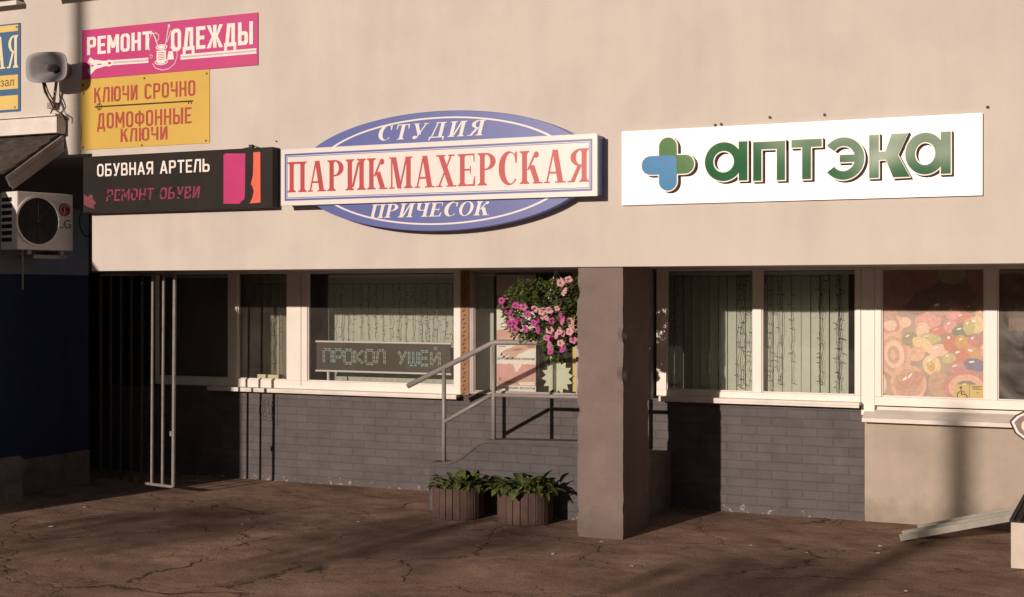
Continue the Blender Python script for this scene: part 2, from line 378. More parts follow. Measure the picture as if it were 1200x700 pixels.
M['concrete'] = mat('pale_step_paint', (.60, .54, .48), .75, 0, .15, 4, .3, 40)
M['oak'] = mat('varnished_wood', (.27, .125, .05), .45, 0, .3, 12)
M['cream'] = mat('cream_print', (.74, .66, .46), .5, 0, .05, 5)
M['signblue'] = mat('steel_blue_print', (.055, .135, .26), .42, 0, .07, 3)
M['signyellow'] = mat('pale_yellow_print', (.70, .52, .17), .42, 0, .06, 3)
M['led'] = mat('unlit_led_strip', (.33, .335, .325), .5)
M['led_cyan'] = mat('cyan_led_strip', (.24, .40, .43), .5)
M['led_board'] = mat('sign_board_brown', (.05, .038, .028), .55, 0, .2, 5)
M['star'] = mat('pale_green_paper', (.60, .61, .50), .8, 0, .05, 5)
M['stickyellow'] = mat('sticker_yellow', (.50, .38, .13), .4)

# ------------------------------------------------------------------ lettering
def fit_text(body, x0, x1, z0, z1, spacing=1.0, shear=0.0):
    """Built-in font, filled outline as flat mesh, fitted to a box; returns (verts2d, faces)."""
    cu = bpy.data.curves.new('lettering', 'FONT'); cu.body = body; cu.size = 1; cu.space_character = spacing; cu.shear = shear
    cu.resolution_u = 6; cu.fill_mode = 'FRONT'
    o = bpy.data.objects.new('lettering', cu); C.objects.link(o)
    dg = bpy.context.evaluated_depsgraph_get(); me = bpy.data.meshes.new_from_object(o.evaluated_get(dg))
    bpy.data.objects.remove(o); bpy.data.curves.remove(cu)
    vs_ = [v.co.copy() for v in me.vertices]; fs = [tuple(p.vertices) for p in me.polygons]
    bpy.data.meshes.remove(me)
    ax, bx = min(v.x for v in vs_), max(v.x for v in vs_); ay, by = min(v.y for v in vs_), max(v.y for v in vs_)
    return [(x0+(v.x-ax)/(bx-ax)*(x1-x0), z0+(v.y-ay)/(by-ay)*(z1-z0)) for v in vs_], fs
def add_text(mb, body, x0, x1, z0, z1, y, mi=0, bold=0, **kw):
    if bold:          # heavier weight: the same outline laid several times, each film 0.15 mm above the last
        h = z1-z0; k = 0
        for dx, dz in ((-1, -1), (1, -1), (-1, 1), (1, 1), (0, 0), (-.5, 1), (.5, -1)):
            b_ = bold*h; add_text(mb, body, x0+b_+dx*b_, x1-b_+dx*b_, z0+b_*.5+dz*b_*.5, z1-b_*.5+dz*b_*.5, y-.0003*k, mi, **kw); k += 1
        return
    v2, fs = fit_text(body, x0, x1, z0, z1, **kw)
    for q, f in enumerate(fs):      # outline pieces of one glyph may overlap: keep each a hair apart
        a = sum(v2[f[i]][0]*v2[f[(i+1) % len(f)]][1]-v2[f[(i+1) % len(f)]][0]*v2[f[i]][1] for i in range(len(f)))
        if a < 0: f = f[::-1]
        mb.face([(v2[i][0], y-.00002*(q % 11), v2[i][1]) for i in f], mi)
def _r(a, b, c, d): return [(a, b), (c, b), (c, d), (a, d)]
def _p(xa, ya, xb, yb, w): return [(xa, ya), (xa+w, ya), (xb+w, yb), (xb, yb)]
def _sb(x, T, e=.1): return [_r(x-e, 0, x+T+e, .045), [(x-e*.5, .045), (x+T+e*.5, .045), (x+T, .11), (x, .11)]]
def _st(x, T, e=.1): return [_r(x-e, .955, x+T+e, 1), [(x-e*.5, .955), (x, .89), (x+T, .89), (x+T+e*.5, .955)]]
def _stem(x, T=.2): return [_r(x, 0, x+T, 1)]+_sb(x, T)+_st(x, T)
def _arc(cx, cy, rx, ry, ix, iy, irx, iry, a0, a1, n=18):
    out = []
    for i in range(n):
        t0, t1 = R(a0+(a1-a0)*i/n), R(a0+(a1-a0)*(i+1)/n)
        out.append([(cx+rx*math.cos(t0), cy+ry*math.sin(t0)), (cx+rx*math.cos(t1), cy+ry*math.sin(t1)),
                    (ix+irx*math.cos(t1), iy+iry*math.sin(t1)), (ix+irx*math.cos(t0), iy+iry*math.sin(t0))])
    return out
SERIF = {
 'П': (_stem(.1)+_stem(.62)+[_r(.3, .93, .62, 1)], .92),
 'Р': (_stem(.1)+_arc(.34, .735, .42, .265, .34, .735, .20, .215, -90, 90)+[_r(.3, .95, .35, 1), _r(.3, .47, .35, .52)], .80),
 'И': (_stem(.1)+_stem(.64)+[_p(.28, .10, .56, .9, .10)], .94),
 'К': (_stem(.1)+[_p(.30, .42, .60, .93, .085), _p(.62, .0, .38, .56, .22), _r(.54, .0, .94, .045), _arc(.67, .88, .1, .09, .67, .88, 0, 0, 0, 360, 12)[0]]+_arc(.68, .88, .10, .10, .68, .88, 0, 0, 0, 360, 12), .94),
 'М': ([_r(.1, 0, .165, 1), _r(.78, 0, .98, 1), _p(.38, 0, .13, 1, .2), _p(.45, 0, .76, 1, .08), _r(.02, 0, .26, .045), _r(.02, .955, .3, 1), _r(.74, .955, 1.06, 1)]+_sb(.78, .2), 1.1),
 'А': ([_p(.08, 0, .36, 1, .07), _p(.56, 0, .34, 1, .22), _r(.20, .28, .58, .34), _r(0, 0, .25, .045), _r(.46, 0, .88, .045)], .88),
 'Х': ([_p(.56, 0, .10, 1, .23), _p(.10, 0, .64, 1, .075), _r(0, 0, .28, .045), _r(.46, 0, .9, .045), _r(.02, .955, .42, 1), _r(.54, .955, .82, 1)], .9),
 'Е': (_stem(.1)+[_r(.3, .945, .72, 1), _r(.3, .475, .56, .53), _r(.3, 0, .74, .055), [(.72, 1), (.66, 1), (.69, .74), (.72, .74)], [(.74, 0), (.64, 0), (.71, .30), (.745, .30)], _r(.53, .38, .57, .62)], .80),
 'С': (_arc(.46, .5, .42, .52, .54, .5, .25, .465, 42, 318, 26)+[[(.74, .66), (.79, .66), (.79, 1), (.75, 1), (.70, .9)], _arc(.5, .5, .1, .1, .5, .5, .1, .1, 0, 1, 1)[0]], .86),
 'Я': (_stem(.58)+_arc(.56, .735, .42, .265, .56, .735, .21, .215, 90, 270)+[_r(.55, .95, .6, 1), _r(.55, .47, .6, .52), _p(.13, .0, .42, .50, .16), _r(.02, 0, .30, .045)], .88),
 'Т': ([_r(.31, 0, .51, 1), _r(.04, .94, .78, 1), [(.04, .95), (.04, .68), (.08, .68), (.13, .95)], [(.78, .95), (.78, .68), (.74, .68), (.69, .95)]]+_sb(.31, .2), .82),
 'У': ([_p(.38, .26, .08, 1, .2), _p(.28, .0, .72, 1, .08), _r(0, .955, .38, 1), _r(.6, .955, .9, 1)]+_arc(.24, .09, .12, .11, .24, .09, 0, 0, 0, 360, 12), .9),
 'Д': ([_p(.14, .06, .34, 1, .075), _r(.56, .06, .76, 1), _r(.04, 0, .9, .07), [(.04, -.18), (.08, -.18), (.14, .0), (.04, .0)], [(.9, -.18), (.86, -.18), (.80, .0), (.9, .0)], _r(.26, .945, .86, 1)], .94),
 'Ч': (_stem(.58)+[_r(.1, .62, .3, 1), _r(.02, .955, .38, 1), _r(.42, .44, .58, .50)]+_arc(.42, .66, .32, .22, .42, .66, .12, .16, 180, 270), .88),
 'О': (_arc(.46, .5, .43, .52, .46, .5, .235, .475, 0, 360, 36), .92),
}
def serif_text(mb, body, x0, x1, z0, z1, y, mi=0, slant=0, gap=.03, arch=0, below=0):
    adv = sum(SERIF[c][1]+gap for c in body)-gap
    sx = (x1-x0)/(adv+abs(slant)); h = z1-z0; cur = 0; k = 0
    for c in body:
        polys, w = SERIF[c]; k = 0
        for poly in polys:
            pts = []
            for (a, b) in poly:
                u = cur+a+slant*b
                zz = z0+b*h
                if arch: zz += arch*(1-((u/(adv+abs(slant)))*2-1)**2)
                pts.append((x0+u*sx, zz))
            k += 1
            mb.flat(pts, y-.00008*k, mi)
        cur += w+gap

def sans(ch, T, w):
    r = w*.40; t = T*.86
    def ringp(x0, y0, x1, y1, rr=None, keep=None):
        q = min(rr or r, (x1-x0)/2-.001, (y1-y0)/2-.001); o = rrect(x0, y0, x1, y1, q, 6); i = rrect(x0+T, y0+t, x1-T, y1-t, max(q-T*.75, .01), 6); out = []
        for k in range(len(o)):
            j = (k+1) % len(o); pc = [o[k], o[j], i[j], i[k]]
            if keep is None or keep(sum(p[0] for p in pc)/4, sum(p[1] for p in pc)/4): out.append(pc)
        return out
    L = _r(0, 0, T, 1); Rr = _r(w-T, 0, w, 1)
    if ch == 'О': return ringp(0, 0, w, 1), w
    if ch == 'С': return ringp(0, 0, w, 1, None, lambda x, y: not (x > w*.55 and .36 < y < .64)), w
    if ch == 'Р': return [L]+ringp(0, .40, w, 1, r*.8), w
    if ch == 'Ь': return [L]+ringp(0, 0, w, .60, r*.8), w
    if ch == 'Ы': return [L]+ringp(0, 0, w*.95, .60, r*.8)+[_r(w*1.08, 0, w*1.08+T, 1)], w*1.08+T
    if ch == 'В': return [L]+ringp(0, 0, w, .56, r*.7)+ringp(0, .56-t, w*.95, 1, r*.7), w
    if ch == 'Б': return [L, _r(T, 1-t, w*.92, 1)]+ringp(0, 0, w, .58, r*.75), w
    if ch == 'Я': return [Rr, _p(0, 0, w*.42, .42, T*1.05)]+ringp(0, .38, w, 1, r*.8), w
    if ch == 'Е': return [L, _r(T, 0, w*.9, t), _r(T, 1-t, w*.9, 1), _r(T, .5-t*.5, w*.8, .5+t*.5)], w*.9
    if ch == 'Н': return [L, Rr, _r(T, .5-t*.5, w-T, .5+t*.5)], w
    if ch == 'И': return [L, Rr, _p(T*.5, .05, w-T*1.5, .95, T)], w
    if ch == 'П': return [L, Rr, _r(T, 1-t, w-T, 1)], w
    if ch == 'Т': return [_r(w/2-T/2, 0, w/2+T/2, 1-t), _r(0, 1-t, w, 1)], w
    if ch == 'М':
        W_ = w*1.28; return [_r(0, 0, T, 1), _r(W_-T, 0, W_, 1), _p(W_/2-T*.5, .28, T*.1, 1, T), _p(W_/2-T*.5, .28, W_-T*1.1, 1, T)], W_
    if ch == 'К': return [L, [(T, .40), (T, .62), (w-T*1.05, 1), (w+T*.1, 1)], [(T*1.3, .55), (T*1.3+T*1.0, .66), (w+T*.2, 0), (w-T*1.0, 0)]], w*1.02
    if ch == 'Л': return [_p(0, 0, w*.22, 1, T), _r(w*1.05-T, 0, w*1.05, 1), _r(w*.22, 1-t, w*1.05-T, 1)], w*1.05
    if ch == 'Д': return [_p(w*.10, t, w*.28, 1, T), _r(w*1.02-T, t, w*1.02, 1), _r(w*.28, 1-t, w*1.02-T, 1), _r(0, 0, w*1.15, t), _r(0, -.17, T*.8, 0), _r(w*1.15-T*.8, -.17, w*1.15, 0)], w*1.15
    if ch == 'Ж':
        W_ = w*1.5; c = W_/2; return [_r(c-T/2, 0, c+T/2, 1), [(c-T/2, .38), (c-T/2, .62), (T*1.0, 1), (-T*.1, 1)], [(c-T/2, .62), (c-T/2, .38), (T, 0), (-T*.15, 0)], [(c+T/2, .38), (c+T/2, .62), (W_-T, 1), (W_+T*.1, 1)], [(c+T/2, .62), (c+T/2, .38), (W_-T, 0), (W_+T*.15, 0)]], W_
    if ch == 'Ю': return [L, _r(T, .5-t*.5, T+w*.25, .5+t*.5)]+[[(x+T+w*.12, y) for x, y in pc] for pc in ringp(0, 0, w, 1)], w*1.12+T
    if ch == 'Ч': return [Rr, _r(0, .62, T, 1)]+ringp(0, .36, w, 1.2, r*.8, lambda x, y: y < .62), w
    if ch == 'Ф':
        W_ = w*1.3; return [_r(W_/2-T/2, 0, W_/2+T/2, 1)]+ringp(0, .16, W_, .86), W_
    if ch == 'У': return [[(0, 1), (T*1.1, 1), (w*.62, .34), (w*.40, .26)], [(w-T*1.0, 1), (w+T*.1, 1), (w*.50, 0), (w*.16, 0), (w*.16, t), (w*.34, t)]], w
    if ch == 'А':
        W_ = w*1.12; return [_p(-T*.05, 0, W_/2-T*.55, 1, T*1.05), _p(W_-T, 0, W_/2-T*.5, 1, T*1.05), _r(W_*.2, .22, W_*.8, .22+t)], W_
    return [], w*.55
def sans_text(mb, body, x0, x1, z0, z1, y, mi=0, T=.2, w=.62, gap=.10, slant=0):
    gl = [sans(c, T, w) for c in body]; adv = sum(g_[1] for g_ in gl)+gap*(len(body)-1); sx = (x1-x0)/(adv+abs(slant)); cur = 0
    for polys, wd in gl:
        for k, poly in enumerate(polys):
            mb.flat([(x0+(cur+a+slant*b)*sx, z0+b*(z1-z0)) for a, b in poly], y-.00008*(k % 37), mi)
        cur += wd+gap

# ------------------------------------------------------------------ ground
g = MB(); g.face([(-300, -300, 0), (300, -300, 0), (300, 300, 0), (-300, 300, 0)])
tag(g.build('ground', asphalt_mat()), None, None, kind='structure')

# ------------------------------------------------------------------ the shop building
SOF = 2.32
XL = X(108, 0); ZG = Z(90, 181, 0); XE = 6.0; XW = -18.0
bld = thing('shop_building', 'long cream plastered shop building with recessed grey brick ground floor under a deep overhang', 'building', (-4, 0, 0))
m = MB(); m.prism([(XL, SOF), (XE, SOF), (XE, 8), (XW, 8), (XW, ZG), (XL, ZG)], 0, .25)
m.build('upper_wall', M['plaster'], bld)
m = MB()
m.box(XL, XE, .25, W+3, SOF+.012, SOF+.15); m.box(XW, XL, 1.75, W+3, SOF+.012, SOF+.15)
m.build('soffit', M['soffit'], bld)
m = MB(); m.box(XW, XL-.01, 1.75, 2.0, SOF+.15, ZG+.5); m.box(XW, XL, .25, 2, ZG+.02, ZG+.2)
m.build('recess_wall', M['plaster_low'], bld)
XB = X(1013.5, W)
SILL = Z(900, 470, W)
SILL_L = Z(443, 456.5, W)
XS = X(560, W)
m = MB(); m.prism([(XW, 0), (XB, 0), (XB, SILL-.01), (XS, SILL-.01), (XS, SILL_L-.01), (XW, SILL_L-.01)], W, W+.3)
m.build('brick_wall', M['brick'], bld)
# shallow cast vent cover painted in with the bricks
m = MB(); vx, vz = X(313, W), Z(313, 481, W)
for rr in (.105, .075, .04):
    ring_strip(m, ell(vx, vz, rr, rr*1.25, 28), ell(vx, vz, rr-.012, (rr-.012)*1.25, 28), W-.008, W+.004)
for k in range(6):
    a = k*math.pi/3+.3
    m.tube([(vx+.03*math.cos(a), W-.004, vz+.035*math.sin(a)), (vx+.1*math.cos(a), W-.004, vz+.125*math.sin(a))], .006, 6)
m.box(vx+.13, vx+.142, W-.006, W+.002, vz-.17, vz+.17)
m.build('vent_cover', M['brick'], bld)
LEDGE = Z(1012, 484, W)
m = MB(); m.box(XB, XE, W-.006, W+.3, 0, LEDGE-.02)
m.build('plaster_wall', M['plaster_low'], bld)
cl, crx = X(676, 0.03), X(730.5, 0.03)
import bmesh
from mathutils import noise as mnoise
bm = bmesh.new(); bmesh.ops.create_cube(bm, size=1)
bmesh.ops.subdivide_edges(bm, edges=[e for e in bm.edges if abs(e.verts[0].co.z-e.verts[1].co.z) > .5], cuts=70, use_grid_fill=True)
bmesh.ops.subdivide_edges(bm, edges=[e for e in bm.edges if abs(e.verts[0].co.z-e.verts[1].co.z) < .001], cuts=7, use_grid_fill=True)
c0_ = Vector(((cl+crx)/2, .375, (SOF-.01)/2)); sz0_ = Vector((crx-cl, .69, SOF+.034))
for v in bm.verts:
    corner = abs(v.co.x) > .49 and abs(v.co.y) > .49
    q = Vector((v.co.x*sz0_.x, v.co.y*sz0_.y, v.co.z*sz0_.z))+c0_
    n_ = mnoise.noise_vector(q*4)*.004+mnoise.noise_vector(q*14)*.0022
    if corner:
        chip = max(0, mnoise.noise(Vector((q.x*3, q.y*3, q.z*6)))-.12)*.05+.004
        n_ += Vector((-math.copysign(chip, v.co.x), -math.copysign(chip, v.co.y), 0))
    v.co = q+Vector((n_.x, n_.y, 0))-bld.location
me = bpy.data.meshes.new('column'); bm.to_mesh(me); bm.free(); me.materials.append(M['pier'])
col_o = bpy.data.objects.new('column', me); C.objects.link(col_o); col_o.parent = bld
# sloping metal ledge below the poster window
xa, xb = X(1011, W-.1), XE
zt = Z(1030, 480.5, W); zl = Z(1012, 489.5, W-.14); zb = Z(1012, 494.5, W-.14)
m = MB(); m.v += []
prof = [(W+.02, zt), (W-.13, zl), (W-.145, zl-.002), (W-.145, zb), (W-.125, zb-.004), (W+.02, zb-.01)]
n0 = len(m.v)
for xx in (xa, xb): m.v += [(xx, y, z) for y, z in prof]
k = len(prof)
for i in range(k): m.f.append((n0+i, n0+(i+1) % k, n0+k+(i+1) % k, n0+k+i)); m.m.append(0)
m.f.append(tuple(range(n0, n0+k))[::-1]); m.m.append(0); m.f.append(tuple(range(n0+k, n0+2*k))); m.m.append(0)
m.build('ledge', M['sill'], bld)
# lip under the overhang edge at the top of the windows
# rooms behind the windows
m = MB()
m.box(XW, XE, W+2.6, W+2.8, -.05, SOF+.02); m.box(XW, XE, W+.3, W+2.6, .0, .3)
m.build('room_wall', M['room'], bld)
# upstairs window sills cut by the top of the picture
for (p0, p1, py, pq) in ((-60, 19, 2.5, 19), (61, 112, -3, 61)):
    m = MB(); xa_, xb_ = X(p0, -.12), X(p1, -.12); zz = Z(pq, py, -.12)
    m.box(xa_, xb_, -.12, .0, zz, zz+.02); m.box(xa_+.02, xb_-.02, -.10, .0, zz+.02, zz+.05, 1); m.box(xa_, xb_, -.12, -.105, zz-.025, zz)
    m.build('windowsill', [M['sill'], M['dark_metal']], bld)
    m = MB(); m.box(xa_+.1, xb_-.1, -.006, .004, zz+.06, zz+1.4)
    m.build('window', M['dark_metal'], bld)

def frame_window(name, p0, p1, cuts, ptop, pbot_frame, pbot_glass, fr, panes=None, mat_frame='upvc', label=None):
    """p0..p1 outer frame pixels at the wall plane, cuts = list of (l, r) glass spans in pixels."""
    x0, x1 = X(p0, W), X(p1, W); zb_ = Z((p0+p1)/2, pbot_frame, W); zg = Z((p0+p1)/2, pbot_glass, W); zt_ = SOF+.014
    m = MB(); ztop = SOF-.012
    # bottom rail, top rail, verticals
    m.box(x0, x1, W-.02, W+.05, zb_, zg)
    spans = [(X(a, W), X(b, W)) for a, b in cuts]
    edges = [x0]+[v for s_ in spans for v in s_]+[x1]
    for i in range(0, len(edges), 2):
        if edges[i+1]-edges[i] > .005:
            m.box(edges[i], edges[i+1], W-.02, W+.05, zg, ztop)
    m.box(x0, x1, W-.02, W+.05, ztop, zt_)
    # glazing beads
    for a, b in spans:
        for q in ((a, a+.012), (b-.012, b)): m.box(q[0], q[1], W-.004, W+.03, zg, ztop)
        m.box(a+.012, b-.012, W-.004, W+.03, zg, zg+.012)
    o = m.build(name, M[mat_frame], bld, bevel=.004)
    if label: o['label'] = label
    for i, (a, b) in enumerate(spans):
        gm = M[panes[i]] if panes else M['glass']
        q = MB(); q.face([(a, W+.012, zg), (b, W+.012, zg), (b, W+.012, ztop), (a, W+.012, ztop)])
        q.build('pane', gm, o)
    return o, spans, zg
w1, sp1, zg1 = frame_window('window', 183, 541, [(185, 268), (279, 337), (361, 533)], 316, 456, 446.5, 8)
# groove of the wide post between the two casements
m = MB(); gx = X(354, W); m.box(gx-.003, gx+.003, W-.022, W-.018, zg1-.06, SOF-.02); m.build('joint', M['text_grey'], w1)
m = MB(); xs0, xs1 = X(243, W-.12), X(535, W-.12); zs = Z(390, 458, W-.12)
m.box(xs0, xs1, W-.13, W-.02, zs-.03, zs); m.box(xs0, xs1, W-.13, W-.115, zs-.045, zs-.03)
m.build('sill', M['sill'], w1, bevel=.004)
w2, sp2, zg2 = frame_window('window', 770, 1009, [(781.5, 883), (893, 1003)], 314, 467.5, 460, 8)
m = MB(); xs0, xs1 = X(772, W-.12), X(1007, W-.12); zs = Z(890, 468.2, W-.12)
m.box(xs0, xs1, W-.13, W-.02, zs-.03, zs); m.box(xs0, xs1, W-.13, W-.115, zs-.05, zs-.03)
m.build('sill', M['sill'], w2, bevel=.004)
w3, sp3, zg3 = frame_window('window', 1025.5, 1400, [(1033, 1154), (1169, 1390)], 312, 481.3, 470.5, 8, ['glass', 'glass_dirty'])
m = MB(); m.box(X(1009.3, W), X(1025.2, W), W-.012, W+.06, LEDGE-.02, SOF+.014)
m.build('window_post', M['upvc'], bld, bevel=.004)
w4, sp4, zg4 = frame_window('window', 551, 765, [(556, 676), (680, 760)], 316, 465, 462, 8, mat_frame='soffit')
m = MB(); m.box(X(540.8, W), X(551, W), W-.03, W+.05, Z(545, 463, W), SOF+.014)
xm = X(546, W)
o_ = m.build('wooden_post', M['oak'], bld, bevel=.004)
m = MB()
for i in range(30):
    zz = Z(545, 461, W)+i*.043
    m.obox((xm-.01+(.01 if i % 2 else -.004), W-.033, zz), (Vector((.8, 0, .6)), Vector((0, 1, 0)), Vector((-.6, 0, .8))), .014, .004, .006)
m.build('carved_chain', M['keyline'], o_)
m = MB(); m.box(X(672, W+.1), X(677, W+.1), W+.08, W+.12, Z(675, 460, W), SOF)
m.build('yellow_strip', M['signyellow'], bld)
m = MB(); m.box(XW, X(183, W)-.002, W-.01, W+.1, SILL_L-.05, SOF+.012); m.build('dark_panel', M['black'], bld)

# ------------------------------------------------------------------ rooms: blinds, garlands, window displays
def blinds(label, Y, p0, p1, zlow, ztop, step=.089, tw=24, material='blind', gaps=0, seed=1):
    rnd = random.Random(seed)
    x0, x1 = X(p0, Y), X(p1, Y)
    t = thing('vertical_blind', label, 'blind', ((x0+x1)/2, Y, zlow))
    m = MB(); m.box(x0, x1, Y-.02, Y+.02, ztop-.03, ztop); m.build('headrail', M['upvc'], t)
    m = MB(); x = x0+.03
    while x < x1-.03:
        a = R(tw+rnd.uniform(-9, 9)); h = .045
        if rnd.random() > gaps:
            dx, dy = h*math.cos(a), h*math.sin(a)
            pts = []
            for kz in range(2):
                z_ = (zlow+rnd.uniform(0, .012), ztop-.03)[kz]
                for s_ in (-1, -.33, .33, 1):
                    bow = .006*(1-s_*s_); pts.append((x+dx*s_-bow*math.sin(a), Y+dy*s_+bow*math.cos(a), z_))
            n = len(m.v); m.v += pts
            for i in range(3): m.f.append((n+i, n+i+1, n+5+i, n+4+i)); m.m.append(0)
        x += step
    m.build('slats', M[material], t)
    return t
zc = SOF-.02
blinds('half open grey green vertical blinds behind the right of the two windows beside the pillar', W+.10, 782, 1003, zg2-.04, zc, gaps=0, seed=3, tw=-13)
blinds('pale vertical blinds deep behind the dashed letter board', W+.42, 386, 550, zg1-.06, zc, tw=8, seed=5)
blinds('vertical blinds coloured dark for shade in the window behind the open metal gate', W+.15, 184, 270, zg1-.04, zc, material='room', tw=35, seed=8)  # slats take the dark room colour in place of shade
blinds('pale vertical blind beside the manicure poster', W+.25, 553, 580, zg4-.1, zc, tw=8, seed=9)
m = MB()
for (a, b) in ((282, 336),):
    x0, x1 = X(a, W+.5), X(b, W+.5); n = 26
    pts0 = [(x0+(x1-x0)*i/n, W+.5+.03*math.sin(i*1.3)) for i in range(n+1)]
    for i in range(n):
        (xa_, ya_), (xb_, yb_) = pts0[i], pts0[i+1]
        m.face([(xa_, ya_, .9), (xb_, yb_, .9), (xb_, yb_, zc), (xa_, ya_, zc)])
tag(m.build('curtain', M['room_light'], None, smooth=True), 'beige curtain behind the narrow pane left of the white window post', 'curtain')

def garland(label, Y, xs, ztop, zlow, seed, root=None, spread=.0):
    rnd = random.Random(seed)
    t = thing('string_lights', label, 'string lights', (sum(xs)/len(xs), Y, ztop))
    m = MB(); m.tube([(min(xs)-.02, Y, ztop)]+[(x, Y, ztop-.01*(i % 2)) for i, x in enumerate(xs)]+[(max(xs)+.02, Y, ztop)], .003, 5); m.build('lead_wire', M['wire'], t)
    for x in xs:
        m = MB(); zl_ = zlow+rnd.uniform(0, .12); pts = []; z = ztop
        while z > zl_:
            pts.append((x+rnd.uniform(-.012, .012), Y+rnd.uniform(-.01, .01), z)); z -= .045
        pts.append((x, Y, zl_))
        m.tube(pts, .0022, 5)
        for p in pts[1:]:
            if rnd.random() < .42:
                a = rnd.choice((-1, 1)); l = rnd.uniform(.015, .04)
                m.tube([p, (p[0]+a*l, p[1]-.01, p[2]+rnd.uniform(-.02, .012))], [.002, .004], 5)
        m.build('strand', M['wire'], t)
    return t
garland('dark string lights hanging in many strands before the pale blinds above the dashed letter board', W+.3, [X(p, W+.3) for p in (372, 381, 394, 401, 414, 424, 432, 441, 449, 461, 468, 476, 487, 494, 500, 513, 523, 530)], 2.2, Z(450, 402, W+.3)-.05, 4)
garland('dark string lights bunched in the left pane beside the pillar', W+.06, [X(p, W+.06) for p in (793, 868, 872, 879, 866)], 2.26, zg2+.02, 5)
garland('dark string lights in four clumps down the wide pane right of the white mullion', W+.06, [X(p, W+.06) for p in (899, 903, 912, 916, 928, 961, 964, 981, 983, 985)], 2.26, zg2+.02, 6)
garland('thin white framed fairy light wires in the narrow pane left of the white post', W+.2, [X(p, W+.2) for p in (300, 318, 331)], 2.2, zg1+.1, 7)

# letter board in the main window
Yb = W+.09
bx0, bx1 = X(371, Yb), X(528, Yb); bz1, bz0 = Z(450, 402, Yb), Z(450, 436, Yb)
t = thing('letter_board', 'brown board with dashed unlit LED letters hanging inside the large window', 'sign', ((bx0+bx1)/2, Yb, bz0))
m = MB(); m.box(bx0, bx1, Yb, Yb+.012, bz0, bz1); m.build('board', M['led_board'], t)
for zz in (bz1+.004, bz0-.006):
    m = MB(); m.tube([(bx0-.01, Yb, zz), (bx1+.01, Yb, zz)], .011, 8); m.build('rail', M['upvc'], t)
m = MB(); m.tube([(bx0+.14, Yb+.02, bz0), (bx0+.14, Yb+.02, zg1)], .015, 8); m.build('support', M['upvc'], t)
for px in (385, 512):
    m = MB(); m.tube([(X(px, Yb), Yb, bz1), (X(px, Yb), Yb, SOF)], .0025, 5); m.build('hanging_wire', M['led'], t)
STROKE = {'П': [[(0,0),(0,1),(1,1),(1,0)]], 'Р': [[(0,0),(0,1),(1,1),(1,.45),(0,.45)]], 'О': [[(0,0),(0,1),(1,1),(1,0),(0,0)]],
 'К': [[(0,0),(0,1)],[(1,1),(.1,.5),(1,0)]], 'Л': [[(0,0),(.2,1),(1,1),(1,0)]], 'У': [[(0,1),(.5,.45)],[(1,1),(.2,0)]],
 'Ш': [[(0,1),(0,0),(1,0),(1,1)],[(.5,0),(.5,1)]], 'Е': [[(1,1),(0,1),(0,0),(1,0)],[(0,.5),(.9,.5)]], 'Й': [[(0,1),(0,0),(1,1),(1,0)],[(.3,1.25),(.7,1.25)]]}
m = MB(); lx0, lx1 = X(380, Yb), X(519, Yb); txt = 'ПРОКОЛ УШЕЙ'; pitch = (lx1-lx0)/len(txt); lh = (bz1-bz0)*.46; lz = bz0+(bz1-bz0)*.27
for i, ch in enumerate(txt):
    if ch == ' ': continue
    col = 1 if i in (1, 8, 9) else 0
    for pl in STROKE[ch]:
        for (a, b) in zip(pl, pl[1:]):
            A = Vector((lx0+i*pitch+a[0]*pitch*.74, 0, lz+a[1]*lh)); B = Vector((lx0+i*pitch+b[0]*pitch*.74, 0, lz+b[1]*lh))
            L = (B-A).length; d = (B-A)/L; nrm = Vector((-d.z, 0, d.x)); nn = max(2, int(round(L/.042)))
            for k in range(nn):
                c0 = A+d*(L*(k+.5)/nn)
                for off in (-.009, .009):
                    cc = c0+nrm*off
                    m.obox((cc.x, Yb-.004, cc.z), (d, Vector((0,1,0)), nrm), L/nn*.42, .004, .0055, col if k % 2 == 0 else 0)
m.build('lettering', [M['led'], M['led_cyan']], t)

# power strip lying on the inner sill with looped leads
t = thing('power_strip', 'pale power strip with looped black leads lying on the sill of the narrow pane', 'power strip', (X(317, W+.12), W+.12, zg1))
m = MB(); m.box(X(303, W+.12), X(330, W+.12), W+.09, W+.15, zg1-.02, zg1+.05); m.build('casing', M['cream'], t, bevel=.008)
m = MB()
for cx_ in (291, 297, 301):
    c0 = X(cx_, W+.12); m.tube([(c0+.05*math.cos(a*.42), W+.1+.01*math.sin(a), zg1+.045+.06*math.sin(a*.42)) for a in range(17)], .005, 6)
m.build('lead', M['wire'], t)
m = MB(); m.box(XW+6, XE-1, W+.05, W+.32, SILL_L-.04, SILL_L-.005); m.build('inner_sill', M['sill'], bld)

# manicure poster
Yp = W+.05
px0, px1 = X(582, Yp), X(628, Yp); pz1, pz0 = Z(605, 322, Yp), Z(605, 459.5, Yp)
skin = mat('printed_skin', (.56, .34, .29), .4); skin2 = mat('printed_dark_skin', (.36, .16, .13), .4); rose = mat('printed_rose', (.62, .33, .34), .4); cre = mat('printed_blush', (.80, .69, .64), .4)
nail = mat('printed_nail_red', (.22, .02, .03), .35)
t = thing('manicure_poster', 'tall pink poster of hands in two panels standing in the window behind the flower basket', 'poster', ((px0+px1)/2, Yp, pz0))
m = MB(); m.box(px0, px1, Yp, Yp+.004, pz0, pz1); m.build('sheet', M['boxwhite'], t)
def U(u, v): return (px0+(px1-px0)*u, pz0+(pz1-pz0)*v)
def UZ(xz, yz): return ((xz-62)/246, (650-yz)/740)
m = MB(); y_ = Yp-.001
def pf(poly, mi, dy=0): m.flat([U(*[min(max(c, 0), 1) for c in UZ(*p)]) for p in poly], y_-dy, mi)
def pr(x0_, y0_, x1_, y1_, mi, dy=0): pf([(x0_, y0_), (x1_, y0_), (x1_, y1_), (x0_, y1_)], mi, dy)
